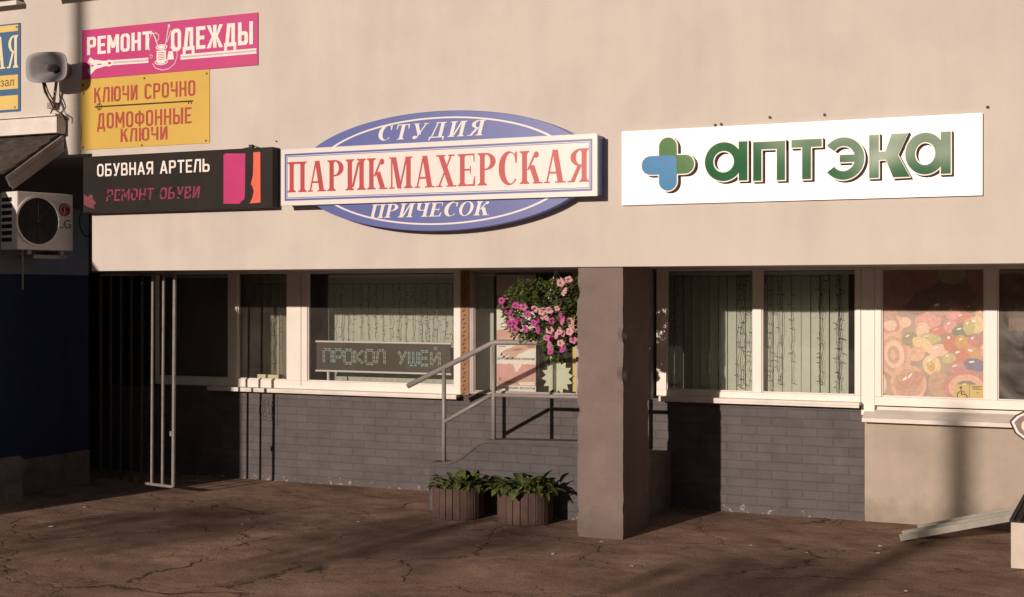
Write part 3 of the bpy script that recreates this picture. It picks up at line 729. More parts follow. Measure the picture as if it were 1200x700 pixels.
pr(62, 125, 308, 165, 3); pr(62, 250, 308, 330, 3); pr(62, 458, 308, 610, 2); pr(62, 458, 308, 475, 3, .0001); pr(62, 40, 308, 118, 2); pr(62, -88, 308, 30, 4)
pf([(62, 262), (150, 250), (230, 275), (308, 262), (308, 300), (200, 318), (62, 300)], 0, .0003); pf([(62, 300), (180, 318), (150, 330), (62, 325)], 2, .0004)
pf([(308, 345), (262, 350), (225, 348), (180, 358), (150, 372), (112, 388), (92, 404), (98, 415), (122, 402), (104, 424), (118, 432), (150, 408), (128, 436), (146, 440), (176, 412), (160, 432), (176, 434), (205, 408), (232, 398), (262, 380), (308, 372)], 0, .0003)
for (a, b) in (((97, 408), (88, 424)), ((112, 424), (102, 436)), ((136, 436), (124, 446)), ((168, 430), (158, 440))):
    pf([(a[0]-6, a[1]-4), (a[0]+6, a[1]+4), (b[0]+5, b[1]+2), (b[0]-4, b[1]-3)], 5, .0005)
pf([(250, 352), (300, 347), (300, 366), (268, 372), (248, 366)], 1, .0005); pf([(150, 385), (205, 372), (240, 376), (190, 392)], 1, .0006)
pr(80, 348, 130, 356, 1, .0005); pr(75, 362, 118, 367, 1, .0005)
pf([(160, 470), (214, 470), (226, 500), (214, 520), (180, 522), (176, 500)], 4, .0003)
pf([(130, 470), (152, 472), (150, 500), (136, 515), (160, 530), (196, 545), (180, 556), (140, 535), (126, 516), (138, 498)], 0, .0004)
pf([(206, 500), (228, 478), (262, 470), (270, 482), (236, 498), (222, 520), (228, 540), (206, 536), (198, 516)], 0, .0005)
pf([(62, 575), (90, 556), (120, 568), (190, 572), (250, 562), (308, 578), (308, 606), (62, 606)], 0, .0003)
pf([(90, 585), (150, 580), (210, 590), (160, 600)], 1, .0005); pf([(200, 590), (300, 582), (300, 604), (210, 606)], 3, .0006)
pf([(78, 556), (92, 565), (88, 585), (76, 574)], 1, .0006); pf([(104, 200), (150, 190), (160, 215), (120, 228)], 2, .0003)
m.build('picture', [skin, skin2, rose, cre, M['pinkpale'], nail], t)
for (w_, x0_, y0_, x1_, y1_, sp_) in (('ДОЛГОВРЕМЕННОЕ ПОКРЫТИЕ', 66, 450, 303, 434, 1), ('ЭПИЛЯЦИЯ ВОСКОМ', 76, 634, 302, 618, 1.25), ('МАНИКЮР', 90, 245, 160, 236, 1)):
    m = MB(); a, b = U(*UZ(x0_, y0_)), U(*UZ(x1_, y1_)); add_text(m, w_, a[0], b[0], a[1], b[1], y_-.0012, spacing=sp_, bold=.02); m.build('lettering', M['text_grey'], t)
# paper starburst
sx, szz = X(653, Yp), Z(653, 442, Yp); m = MB(); rr = .185; pts = []
for i in range(28):
    a = 2*math.pi*i/28+.1; q = rr if i % 2 == 0 else rr*.72
    pts.append((sx+q*math.cos(a)*.95, szz+q*math.sin(a)))
m.prism(pts, Yp, Yp+.006)
tag(m.build('paper_starburst', M['star']), 'pale green jagged paper starburst stuck in the window beside the manicure poster', 'paper star')
m = MB(); m.box(X(644, Yp), X(649, Yp), Yp+.01, Yp+.016, szz+.1, szz+.42); tag(m.build('paper_strip', M['star']), 'narrow pale paper strip hanging in the window above the jagged paper star', 'paper strip')

# sweets poster
Yq = W+.02
qx0, qx1 = X(1032, Yq), X(1155, Yq); qz1, qz0 = SOF, Z(1095, 471, Yq)
palette = ['#e8b9a0', '#f3d2c2', '#efd9a8', '#c98b7c', '#8f8a5a', '#e7a3a6', '#d9776f', '#2f7a45', '#dba254', '#d9a23f', '#cf6a45', '#c97580', '#c9c184', '#c7858c', '#2c4f96', '#8c4a48', '#c79a86', '#f7ece2', '#cfa28c', '#7d5f5c']
pm = [mat('sweet_print_%s' % h[1:], tuple(c*.60+f_*.40 for c, f_ in zip(lin(h)[:3], (.64, .47, .43))), .35, 0, .2, 38) for h in palette]  # print colours mixed towards pinkish white to imitate haze and glare
cz = [(85,262,50,46,0,0),(85,262,36,34,0,3),(85,262,24,22,0,1),(150,250,22,20,0,1),(105,388,60,86,.1,0),(104,388,46,68,.1,18),(103,388,36,54,.1,1),(100,390,22,34,.1,16),(98,392,10,18,.1,0),
 (70,205,40,35,0,16),(250,243,48,34,.1,5),(225,287,24,32,-.15,1),(170,322,30,26,.2,4),(255,320,42,20,-.05,12),(295,287,32,15,0,6),(225,345,40,24,-.5,2),(200,387,32,27,.3,0),(295,371,38,23,.15,1),(265,435,32,38,.3,2),(262,440,14,20,.3,9),
 (345,335,22,36,-.3,10),(345,268,24,24,0,5),(400,230,34,20,.2,6),(355,210,28,26,0,5),(395,290,35,22,0,7),(398,340,24,32,.5,9),(443,386,36,28,-.5,8),(386,395,33,30,0,10),(448,330,24,22,0,11),(340,405,25,19,.2,12),(375,448,36,20,0,13),(450,434,38,25,-.2,14),
 (430,190,20,16,0,15),(480,222,22,36,0,0),(456,262,30,32,0,2),(425,270,20,30,0,12),(490,372,15,26,0,5),(20,500,40,60,.5,1),(165,515,66,70,0,0),(165,515,52,56,0,18),(160,512,36,36,.4,16),(185,495,46,26,.6,3),(300,520,40,52,.3,16),(415,530,80,66,0,11),(415,532,62,48,0,0),(415,536,40,30,0,19),(300,190,40,30,0,16),(200,170,50,40,0,15),(290,120,60,50,0,19),(400,120,50,50,0,15),(120,110,60,60,0,16),(230,60,50,40,0,6),(350,40,50,40,0,12),(470,60,40,60,0,3),(60,50,50,50,0,18)]
t = thing('sweets_poster', 'large poster, paled in its colours for glare, of jelly beans and sugared rolls filling the window pane', 'poster', ((qx0+qx1)/2, Yq, qz0))
m = MB(); m.box(qx0, qx1, Yq, Yq+.003, qz0, qz1); m.build('sheet', mat('sweet_print_ground', (.50, .36, .32), .35, 0, .25, 7), t)
m = MB(); prnd = random.Random(3)
for i, (cx_, cy_, rx_, ry_, a_, ci) in enumerate(cz):
    px_, py_ = 1020+cx_/3.683, 310+cy_/3.683; rx_ *= 1.22; ry_ *= 1.2
    xx, zz = at(px_, py_, Yq); s_ = (qx1-qx0)/(123*3.683)
    e_ = [(min(max(x, qx0+.001), qx1-.001), min(max(z, qz0+.001), qz1-.001)) for x, z in ell(xx, zz, rx_*s_, ry_*s_, 30, a_)]
    m.flat(e_, Yq-.0004-.00012*i, ci)
    if ry_ < 47 and rx_ < 58 and i > 8:
        m.flat(ell(xx-rx_*s_*.25, zz+ry_*s_*.45, rx_*s_*.26, ry_*s_*.14, 14, a_+.3), Yq-.0072-.00005*i, 17)
m.build('picture', pm, t)
# access sticker
sx0, sx1 = X(1118.5, W), X(1153.5, W); sz1, sz0 = Z(1136, 451, W), Z(1136, 471, W); Ys = W+.008
t = thing('access_sticker', 'small yellow wheelchair access sticker in the lower corner of the sweets poster pane', 'sticker', ((sx0+sx1)/2, Ys, sz0))
m = MB(); m.box(sx0, sx1, Ys, Ys+.002, sz0, sz1); m.build('film', M['stickyellow'], t)
m = MB(); h_ = sz1-sz0; w_ = (sx1-sx0)/2
xc = sx0+w_*.5
def bar(ax, az, bx_, bz_, r_): m.tube([(ax, Ys-.0012, az), (bx_, Ys-.0012, bz_)], r_, 5)
m.flat(ell(xc-.01, sz0+h_*.82, h_*.075, h_*.075, 16), Ys-.001)
bar(xc-.01, sz0+h_*.72, xc-.004, sz0+h_*.42, .004); bar(xc-.008, sz0+h_*.58, xc+.03, sz0+h_*.56, .003); bar(xc-.004, sz0+h_*.43, xc+.035, sz0+h_*.42, .004); bar(xc+.033, sz0+h_*.42, xc+.05, sz0+h_*.2, .004)
ring_strip(m, ell(xc-.004, sz0+h_*.34, h_*.27, h_*.27, 26, 0, R(110), R(340)), ell(xc-.004, sz0+h_*.34, h_*.215, h_*.215, 26, 0, R(110), R(340)), Ys-.001, closed=False)
m.box(sx0+w_-.0015, sx0+w_+.0015, Ys-.001, Ys, sz0, sz1)
for k in range(3): m.box(sx0+w_*1.2, sx0+w_*(1.85 if k != 1 else 1.7), Ys-.001, Ys, sz0+h_*(.88-.08*k), sz0+h_*(.915-.08*k))
bar(sx0+w_*1.45, sz0+h_*.5, sx0+w_*1.6, sz0+h_*.56, .002)
m.build('pictogram', M['keyline'], t)
blinds('brown slatted blind high in the smeared pane at the right edge', W+.3, 1166, 1395, 1.75, zc, material='oak', tw=4, seed=12)

# ------------------------------------------------------------------ signs on the facade
def fz(px, py): return Z(px, py, 0)
# pink tailoring banner
Yf = -.012
ax0, ax1 = X(97, 0), X(303, 0); az1 = (fz(97, 36)+fz(303, 15))/2; az0 = (fz(97, 93)+fz(303, 77))/2
t = thing('wall_sign', 'pink clothes repair sign with white zip and thread reel drawing', 'sign', ((ax0+ax1)/2, 0, az0))
m = MB(); m.box(ax0, ax1, Yf, 0, az0, az1); m.build('panel', M['pink'], t)
m = MB(); y_ = Yf-.001
sans_text(m, 'РЕМОНТ', X(103, 0), X(179, 0), (fz(103, 64.6)+fz(179, 58.6))/2, (fz(103, 43.8)+fz(179, 37))/2, y_, T=.19, w=.56, gap=.09)
m.build('lettering', M['letter_white'], t)
m = MB(); sans_text(m, 'ОДЕЖДЫ', X(201.5, 0), X(297.5, 0), (fz(262, 55.5)), (fz(201, 34)+fz(297, 26))/2, y_, T=.19, w=.56, gap=.09)
m.build('lettering', M['letter_white'], t)
m = MB()
def P0(px, py): return at(px, py, 0)
def line(mb, pts, r, y=None):
    mb.tube([(P0(a, b)[0], (y_ if y is None else y), P0(a, b)[1]) for a, b in pts], r, 6)
# zip: slider, flared tapes and teeth
for (pa, pb) in (((113, 75.5), (105.5, 69.5)), ((113, 78.5), (105.5, 86.5))):
    A, B = Vector(P0(*pa)), Vector(P0(*pb)); d = (B-A).normalized(); nn = Vector((-d.y, d.x))
    m.flat([tuple(A+nn*.022), tuple(B+nn*.022), tuple(B-nn*.022), tuple(A-nn*.022)], y_-.0002)
    for k in range(6):
        c_ = A+(B-A)*(k+.5)/6; s_ = 1 if pa[1] < 77 else -1
        m.flat([tuple(c_+nn*s_*.02-d*.006), tuple(c_+nn*s_*.02+d*.006), tuple(c_+nn*s_*.042+d*.006), tuple(c_+nn*s_*.042-d*.006)], y_-.0004)
hx, hz = P0(117.5, 75.6)
m.flat([(hx-.06, hz-.05), (hx+.05, hz-.03), (hx+.09, hz-.025), (hx+.09, hz+.03), (hx+.05, hz+.03), (hx-.06, hz+.05)], y_-.0006)
hx, hz = P0(129, 74.4); m.flat(ell(hx, hz, .05, .034, 20), y_-.0008)
for (pa, pb, pya, pyb) in ((131, 175, 74, 71), (212.5, 301.5, 67.5, 60)):
    n = int((pb-pa)/1.6)
    A, B = Vector(P0(pa, pya)), Vector(P0(pb, pyb))
    for s_ in (1, -1):
        o_ = Vector((0, .0165*s_)); hh = Vector((0, .009))
        m.flat([tuple(A+o_-hh), tuple(B+o_-hh), tuple(B+o_+hh), tuple(A+o_+hh)], y_-.0003)
    for k in range(n):
        c_ = A+(B-A)*(k+.5)/n; o_ = .006 if k % 2 else -.006
        m.flat([(c_.x-.0055, c_.y+o_-.009), (c_.x+.0055, c_.y+o_-.009), (c_.x+.0055, c_.y+o_+.009), (c_.x-.0055, c_.y+o_+.009)], y_-.0005)
# thread reel, thimble, pins, thread
xl, zl_ = P0(184.5, 60); xr, zr_ = P0(195.5, 72)
m.flat([(xl, zr_), (xr, zr_), (xr, zl_), (xl, zl_)], y_-.0005)
for (px, py, rx_, ry_) in ((190.3, 55.6, .072, .028), (190, 73, .082, .03)):
    cx_, cz_ = P0(px, py); ring_strip(m, ell(cx_, cz_, rx_, ry_, 28), ell(cx_, cz_, rx_-.012, ry_-.010, 28), y_-.0006)
    m.flat(ell(cx_, cz_, rx_*.62, ry_*.55, 20), y_-.0007)
xa_, za_ = P0(197.5, 70.5); xb_, zb_ = P0(204.5, 60)
m.flat([(xa_-.01, za_), (xb_+.005, za_), (xb_-.012, zb_), (xa_+.012, zb_)], y_-.0004)
line(m, [(180, 38.5), (184, 47), (187.5, 59)], .007); line(m, [(199, 30.5), (197, 42), (195.5, 52)], .006); line(m, [(201.5, 36), (199, 44), (197, 50)], .005)
cx_, cz_ = P0(199, 31); m.flat(ell(cx_, cz_, .013, .018, 14), y_-.0003)
line(m, [(176.5, 60), (175.5, 54), (176, 46), (179, 40.5), (184, 39), (187.5, 42), (187, 47), (183, 49)], .0045)
line(m, [(205.5, 53), (208, 58), (209, 66), (206, 75), (199, 81), (191, 82.5), (183, 80), (180, 75)], .0045)
line(m, [(200, 57), (202, 54), (206, 53.5), (207, 56)], .0045); line(m, [(176.5, 66), (178, 64.5), (180, 66), (179, 68.5), (177, 68)], .004)
m.build('sewing_drawing', M['letter_white'], t)
m = MB()
for k in range(5): line(m, [(186.5, 62.3+k*2), (193.5, 61.6+k*2)], .0028, y_-.002)
line(m, [(115, 76), (120, 75.6)], .005, y_-.002); cx_, cz_ = P0(129.5, 74.3); m.flat(ell(cx_, cz_, .022, .013, 14), y_-.0012)
m.build('drawing_detail', M['pink'], t)
# yellow key sign
bx0_, bx1_ = X(95, 0), X(246, 0); bz1_ = az0+.002; bz0_ = (fz(95, 176)+fz(245, 168))/2
t = thing('wall_sign', 'yellow key cutting sign below the pink clothes repair sign', 'sign', ((bx0_+bx1_)/2, 0, bz0_))
m = MB(); m.box(bx0_, bx1_, -.008, 0, bz0_, bz1_-.004); m.build('panel', M['yellow'], t)
y_ = -.0095
for (w_, a_, b_, c_, d_) in (('КЛЮЧИ СРОЧНО', 111, 229.5, (fz(111, 120)+fz(229, 113.5))/2, (fz(111, 102.5)+fz(229, 95))/2), ('ДОМОФОННЫЕ', 114.5, 225, fz(170, 148.3), (fz(114, 133)+fz(225, 126))/2), ('КЛЮЧИ', 142, 197, fz(170, 165.3), fz(170, 149.6))):
    m = MB(); sans_text(m, w_, X(a_, 0), X(b_, 0), c_, d_, y_, T=.155, w=.54, gap=.13); m.build('lettering', M['brick_red'], t)
m = MB(); line(m, [(112, 125.6), (227, 118.6)], .0075); cx_, cz_ = P0(117, 125.3)
ring_strip(m, ell(cx_, cz_, .036, .036, 24), ell(cx_, cz_, .026, .026, 24), y_); line(m, [(117, 121.5), (117, 129)], .005)
line(m, [(222, 119), (221.5, 122)], .006); line(m, [(224, 119), (225, 122)], .006)
m.build('key_drawing', M['keyline'], t)
for (px, py) in ((98, 100), (99, 110), (98, 173), (170, 92), (167, 170.5), (243, 86.5), (242, 165)):
    m = MB(); cx_, cz_ = P0(px, py); m.prism(ell(cx_, cz_, .010, .010, 10), -.013, -.008); m.build('screw', M['keyline'], t)
# black shoe repair light box
Yo = -.12; ox0, ox1 = X(97, Yo), X(319.5, Yo); oz1 = (Z(97, 184, Yo)+Z(315, 172.5, Yo))/2; oz0 = (Z(97, 248.5, Yo)+Z(319, 244.5, Yo))/2
t = thing('light_box_sign', 'black shoe repair light box with magenta and coral boot emblem', 'sign', ((ox0+ox1)/2, 0, oz0))
m = MB(); m.box(ox0, ox1, Yo, -.002, oz0, oz1); m.build('casing', M['sign_black'], t, bevel=.006)
y_ = Yo-.001
def PO(px, py): return at(px, py, Yo)
m = MB()
sans_text(m, 'ОБУВНАЯ АРТЕЛЬ', PO(114, 0)[0], PO(245.7, 0)[0], (PO(114, 206.3)[1]+PO(245, 202.3)[1])/2, (PO(114, 191)[1]+PO(245, 187.5)[1])/2, y_, T=.165, w=.66, gap=.15)
m.build('lettering', M['letter_white'], t)
m = MB()
zz0, zz1 = PO(180, 234)[1], PO(180, 220.3)[1]
sans_text(m, 'РЕМОНТ ОБУВИ', PO(124.5, 0)[0], PO(234.7, 0)[0], zz0, zz1, y_, T=.165, w=.66, gap=.16, slant=.12)
m.build('pink_lettering', mat('faded_magenta_vinyl', (.26, .014, .085), .5, 0, .5, 18), t)
# peeling film over the pink letters: a few tilted dark slivers
rnd = random.Random(11)
for k in range(12):
    xx = PO(125, 0)[0]+(PO(232, 0)[0]-PO(125, 0)[0])*(k/12)**1.25+rnd.uniform(-.01, .01)
    z1_ = zz0+rnd.uniform(.0, .07); s_ = rnd.uniform(-.04, .04); w_ = rnd.uniform(.03, .06)
    m = MB(); m.flat([(xx, z1_), (xx+w_, z1_+s_), (xx+w_+.004, z1_+s_+.026), (xx+.003, z1_+.03)], y_-.0034-.0002*k); m.build('peeled_film', M['sign_black'], t)
m = MB(); e = [(262, 182), (262, 239), (280.5, 239), (283, 236), (286, 234), (287, 230), (287.5, 180), (264, 180)]
m.flat([PO(*p) for p in e], y_); m.build('magenta_emblem', M['magenta'], t)
m = MB(); e = [(297, 178.7), (305, 178.2), (305.3, 237.5), (292.5, 238.6), (295.5, 233), (297.5, 224), (296, 219), (294, 216), (296.5, 206), (297, 190)]
m.flat([PO(*p) for p in e], y_); m.build('coral_emblem', M['orange'], t)
m = MB(); m.flat([PO(*p) for p in ((98.5, 228), (103, 231), (106, 227.5), (109, 230), (108.5, 233), (113, 238), (109.5, 241), (111, 245), (104, 243), (98.5, 240))], y_); m.build('pink_star_emblem', mat('dull_rose_vinyl', (.16, .035, .05), .5), t)
m = MB(); cxx = PO(292, 0)[0]; m.box(cxx-.02, cxx+.02, Yo+.02, Yo+.06, oz1, oz1+.035); m.tube([(cxx-.1, Yo+.05, oz1+.005), (cxx+.05, Yo+.05, oz1+.02)], .004, 5); m.build('bracket', M['dark_metal'], t)
# hairdresser sign: ellipse board with a rectangular light box across it
Ye = -.14; Yr = -.175
t = thing('light_box_sign', 'hairdresser sign with white red lettered box across a blue ellipse', 'sign', (X(515, 0), 0, fz(515, 240)))
ecx, ecz = at(513, 200.5, Ye); ea = (X(686, Ye)-X(340, Ye))/2; eb = (Z(513, 130.5, Ye)-Z(513, 271, Ye))/2
m = MB(); m.prism(ell(ecx, ecz, ea, eb, 96), Ye, -.002); m.build('ellipse_board', M['blue'], t, bevel=.004)
m = MB(); ring_strip(m, ell(ecx, ecz, ea*.885, eb*.90, 96), ell(ecx, ecz, ea*.868, eb*.872, 96), Ye-.001); m.build('ellipse_outline', M['boxwhite'], t)
m = MB()
za = (Z(441, 165, Ye)+Z(570, 158.5, Ye))/2; zb_ = (Z(441, 147.5, Ye)+Z(570, 140.5, Ye))/2
serif_text(m, 'СТУДИЯ', X(441, Ye), X(570, Ye), za, zb_, Ye-.001, slant=.22, gap=.16)
m.build('ellipse_lettering', M['boxwhite'], t); m = MB()
za = (Z(432.5, 255.5, Ye)+Z(577, 252.5, Ye))/2; zb_ = (Z(432.5, 239.5, Ye)+Z(577, 236, Ye))/2
serif_text(m, 'ПРИЧЕСОК', X(432.5, Ye), X(577, Ye), za, zb_, Ye-.001, slant=.22, gap=.07)
m.build('ellipse_lettering', M['boxwhite'], t)
rx0, rx1 = X(329, Yr), X(700, Yr); rz1 = (Z(329, 176, Yr)+Z(700, 155.5, Yr))/2; rz0 = (Z(329, 241, Yr)+Z(700, 230.3, Yr))/2
m = MB(); m.box(rx0+.004, rx1-.004, Yr+.025, -.002, rz0+.012, rz1-.012); m.build('box_casing', M['blue'], t, bevel=.004)
m = MB(); m.box(rx0, rx1, Yr, Yr+.025, rz0, rz1); face = m.build('box_face', M['boxwhite'], t, bevel=.003)
m = MB(); y_ = Yr-.001
dx, dz = X(334.5, Yr)-rx0, .03
def frame(mb, x0, x1, z0, z1, w):
    ring_strip(mb, [(x0, z0), (x1, z0), (x1, z1), (x0, z1)], [(x0+w, z0+w), (x1-w, z0+w), (x1-w, z1-w), (x0+w, z1-w)], y_)
frame(m, rx0+.045, rx1-.045, rz0+.045, rz1-.045, .018); frame(m, rx0+.069, rx1-.069, rz0+.069, rz1-.069, .006)
m.build('box_border', M['blue'], t)
m = MB()
za = (Z(337, 225.5, Yr)+Z(690, 213.5, Yr))/2; zb_ = (Z(337, 190.5, Yr)+Z(690, 173.5, Yr))/2
serif_text(m, 'ПАРИКМАХЕРСКАЯ', X(337, Yr), X(690.5, Yr), za, zb_, y_, gap=.05)
m.build('box_lettering', M['red'], t)
# pharmacy sign
Yh = -.03; hx0, hx1 = X(728.5, Yh), X(1151.5, Yh); hz1 = (Z(728, 154.7, Yh)+Z(1152, 131.8, Yh))/2; hz0 = (Z(728, 240.5, Yh)+Z(1152, 229.7, Yh))/2
t = thing('pharmacy_sign', 'glossy white pharmacy sign with raised green letters and green blue cross', 'sign', ((hx0+hx1)/2, 0, hz0))
m = MB(); m.box(hx0, hx1, Yh, -.002, hz0, hz1); m.build('panel', M['pharm'], t, bevel=.003)
YB, YF = Yh-.001, Yh-.058           # raised letters
def PH(px, py): return at(px, py, (YB+YF)/2-.02)
class Raised:
    def __init__(s): s.b = MB(); s.k = 0
    def add(s, polyfn, mi):             # polyfn(e) -> polygon grown by e
        s.k += 1; d = .0006*s.k
        s.b.prism(polyfn(.010), YF+.004-d*.5, YB, 2, 3)
        s.b.prism(polyfn(0), YF-d, YF+.004, mi, 2)
    def ring(s, cx, cz, R1x, R1z, r2x, r2z, mi, a0=0, a1=360, n=44):
        s.k += 1; d = .0006*s.k; closed = a1-a0 >= 360
        def el(q1, q2, y0, y1, m1, m2):
            ring_strip(s.b, ell(cx, cz, R1x+q1, R1z+q1, n, 0, R(a0), R(a1)), ell(cx, cz, r2x-q1, r2z-q1, n, 0, R(a0), R(a1)), y0, y1, m1, m2, closed)
        el(.010, 0, YF+.004-d*.5, YB, 2, 3); el(0, 0, YF-d, YF+.004, mi, 2)
def rectfn(x0, z0, x1, z1): return lambda e: [(x0-e, z0-e), (x1+e, z0-e), (x1+e, z1+e), (x0-e, z1+e)]
def quadfn(pts):
    cx = sum(p[0] for p in pts)/len(pts); cz_ = sum(p[1] for p in pts)/len(pts)
    def f(e):
        o = []
        for x, z in pts:
            v = Vector((x-cx, z-cz_)); v = v+v.normalized()*e*1.3; o.append((cx+v.x, cz_+v.y))
        return o
    return f
r = Raised()
def letter_a(p0, p1, ptop, pbot):
    x0, zt = PH(p0, ptop); x1, zb2 = PH(p1, pbot); h = zt-zb2; sw = .07; w = x1-x0
    cx = x0+(w-sw*.35)/2-.01; r_ = h/2
    r.ring(cx, zb2+h/2, (w-sw*.5)/2, r_, (w-sw*.5)/2-.07, r_-.07, 0)
    r.add(rectfn(x1-sw, zb2, x1, zt), 0)
letter_a(827, 876, 168, 211.5)
x0, zt = PH(883, 167); x1, zb2 = PH(920, 211)
r.add(rectfn(x0, zb2, x0+.066, zt), 0); r.add(rectfn(x1-.064, zb2, x1, zt), 0); r.add(rectfn(x0, zt-.06, x1, zt), 0)
x0, zt = PH(928, 164.5); x1, zb2 = PH(963, 209.5); xm_ = (x0+x1)/2
r.add(rectfn(x0, zt-.06, x1, zt), 0); r.add(rectfn(xm_-.034, zb2, xm_+.034, zt), 0)
x0, zt = PH(968, 162.3); x1, zb2 = PH(1013, 210); h = zt-zb2
r.ring(x0+(x1-x0)*.46, zb2+h/2, (x1-x0)*.54, h/2, (x1-x0)*.54-.07, h/2-.066, 0, -142, 142)
r.add(rectfn(x0+.11, zb2+h/2-.028, x1-.05, zb2+h/2+.028), 0)
x0, zt = PH(1019, 158.7); x1, zb2 = PH(1064, 207.3); h = zt-zb2; w = x1-x0
r.add(rectfn(x0, zb2, x0+.07, zt), 0); r.add(rectfn(x0+.07, zb2+h*.42, x0+.16, zb2+h*.60), 0)
r.add(quadfn([(x0+.11, zb2+h*.48), (x0+.20, zb2+h*.42), (x1, zt), (x1-.12, zt)]), 0)
r.add(quadfn([(x0+.11, zb2+h*.54), (x0+.20, zb2+h*.60), (x1+.015, zb2), (x1-.11, zb2)]), 0)
letter_a(1062, 1114, 157, 203.5)
r.b.build('raised_lettering', [M['green'], M['green'], M['rim'], M['rim_shade']], t)
r = Raised()
def capsule(x0, z0, x1, z1, rad, corners):     # rounded rectangle with per-corner radius
    def f(e):
        o = []
        for (cx, cz_, a, q) in ((x1, z0, -90, corners[0]), (x1, z1, 0, corners[1]), (x0, z1, 90, corners[2]), (x0, z0, 180, corners[3])):
            q = max(q*rad, .004); ccx = cx-q if a in (-90, 0) else cx+q; ccz = cz_+q if a in (-90, 180) else cz_-q
            for i in range(9):
                tt = R(a+90*i/8); o.append((ccx+(q+e)*math.cos(tt), ccz+(q+e)*math.sin(tt)))
        return o
    return f
gx0, gz1 = PH(772.7, 162); gx1, gz0 = PH(813.5, 203.7); xmid = PH(793.3, 0)[0]; zmid = PH(793, 182)[1]; zl2 = PH(793, 204)[1]; xll = PH(752.5, 0)[0]; zbot = PH(783, 223.5)[1]
half = (xmid-gx0)/2
r.add(capsule(gx0, zl2, xmid, gz1, half*.98, (0, 1, 1, 0)), 0); r.add(capsule(xmid-.02, zl2, gx1, zmid, (zmid-zl2)/2*.98, (1, 1, 0, 0)), 0)
r.add(capsule(xll, zl2, xmid, zmid, (zmid-zl2)/2*.98, (0, .5, 1, 1)), 1); r.add(capsule(gx0, zbot, xmid, zmid-.03, half*.98, (1, 0, 0, 1)), 1)
r.b.build('cross_emblem', [M['green2'], M['cyan'], M['rim'], M['rim_shade']], t)
# blue and yellow sign cut by the left edge
ux0, ux1 = X(-120, 0), X(24.5, 0)
uz1, uz0 = fz(24, 27), fz(24, 130.5)
t = thing('wall_sign', 'blue and yellow wall sign cut by the left edge above the canopy roof', 'sign', ((ux0+ux1)/2, 0, uz0))
m = MB(); m.box(ux0, ux1, -.01, 0, uz0, uz1); m.build('panel', M['signblue'], t)
y_ = -.0115
for (a, b) in ((29, 36.5), (87.5, 104), (111.5, 128)):
    m = MB(); m.flat([(ux0+.02, fz(22, b)), (ux1-.03, fz(22, b)), (ux1-.03, fz(22, a)), (ux0+.02, fz(22, a))], y_)
    m.build('yellow_band', M['signyellow'], t)
m = MB(); serif_text(m, 'КАЯ', X(-22, 0), X(22.3, 0), fz(15, 80), fz(15, 42), y_, gap=.10); m.build('lettering', M['cream'], t)
m = MB(); add_text(m, 'зал', X(1.5, 0), X(17, 0), fz(10, 101.5), fz(10, 94), y_-.001); m.build('small_lettering', M['keyline'], t)
for (px, py) in ((20.5, 32), (18.5, 126)):
    m = MB(); cx_, cz_ = P0(px, py); m.prism(ell(cx_, cz_, .010, .010, 10), -.015, -.01); m.build('screw', M['keyline'], t)

for i, (px, py) in enumerate(((966, 135), (1157, 126), (902, 138), (845, 146), (838, 147), (700, 160), (324, 166))):
    cx_, cz_ = P0(px, py); m = MB(); m.tube([(cx_, .002, cz_), (cx_+.004, -.018, cz_+.002)], .011 if i < 5 else .007, 7); m.build('old_anchor', M['keyline'], bld)
# ------------------------------------------------------------------ neighbouring blue kiosk
KX = -10.5; KF = -5.2; KB = .84
t = thing('kiosk', 'low dark blue kiosk with shingled lean-to roof at the left edge', 'kiosk', (KX-1, -1, 0))
ZP = 2.29; ZW = 3.0
m = MB(); m.box(-15, KX, KF, KB, 0, ZP); m.build('lower_wall', M['blue_paint'], t)
m = MB(); m.box(-15, KX-.001, -1.5, KB, ZP, ZW); m.box(-15, KX-.001, KF, -1.5, ZP, 3.32); m.build('upper_wall', M['grey_blue'], t)
m = MB(); m.box(KX, KX+.025, KF, KB, 0, .37); m.build('plinth', M['plinth'], t, bevel=.006)
# roof: slope from a ridge at the facade down towards the street
rX = X(76, 0); rz = Z(76, 155, 0); sl = .63; yb = -1.45
ax = Vector((1, 0, 0)); dn = Vector((0, -1, -sl)).normalized(); up = ax.cross(-dn).normalized()
if up.z < 0: up = -up
L = .76*math.hypot(1, sl); c0 = Vector(((-15+rX-.03)/2, -.03, rz))+dn*(L/2)-up*.02
m = MB(); nrow = 5
for i in range(nrow):
    cc = Vector((c0.x, -.03, rz))+dn*(L*(i+.5)/nrow)-up*(.012+.0)
    tilt = (dn+up*.09).normalized(); u2 = ax.cross(-tilt).normalized()
    if u2.z < 0: u2 = -u2
    m.obox(cc, (ax, tilt, u2), (rX-.03+15)/2, L/nrow*.56, .008)
rf = m.build('roof', M['shingle'], t)
m = MB(); c1 = Vector((rX-.012, -.03, rz-.015))+dn*(L/2)-up*.075; m.obox(c1, (ax, dn, up), .014, L/2+.02, .055)
c1 = Vector((rX+.006, -.03, rz-.015))+dn*(L/2)-up*.115; m.obox(c1, (ax, dn, up), .01, L/2+.02, .045)
m.build('barge_board', M['barge'], rf)
m = MB(); m.box(-15, rX+.02, -.14, -.004, rz-.02, Z(60, 139, 0)); m.box(-15, rX+.03, -.17, -.004, Z(60, 139, 0), Z(60, 137, 0)+.004); m.build('ridge_cap', M['sill'], rf, bevel=.004)
m = MB(); rnd = random.Random(2); n0 = 0
ring = [(KX+.02, -.9), (KX+.22, -.95), (KX+.33, -.72), (KX+.30, -.42), (KX+.10, -.34), (KX+.02, -.45)]
lay = []
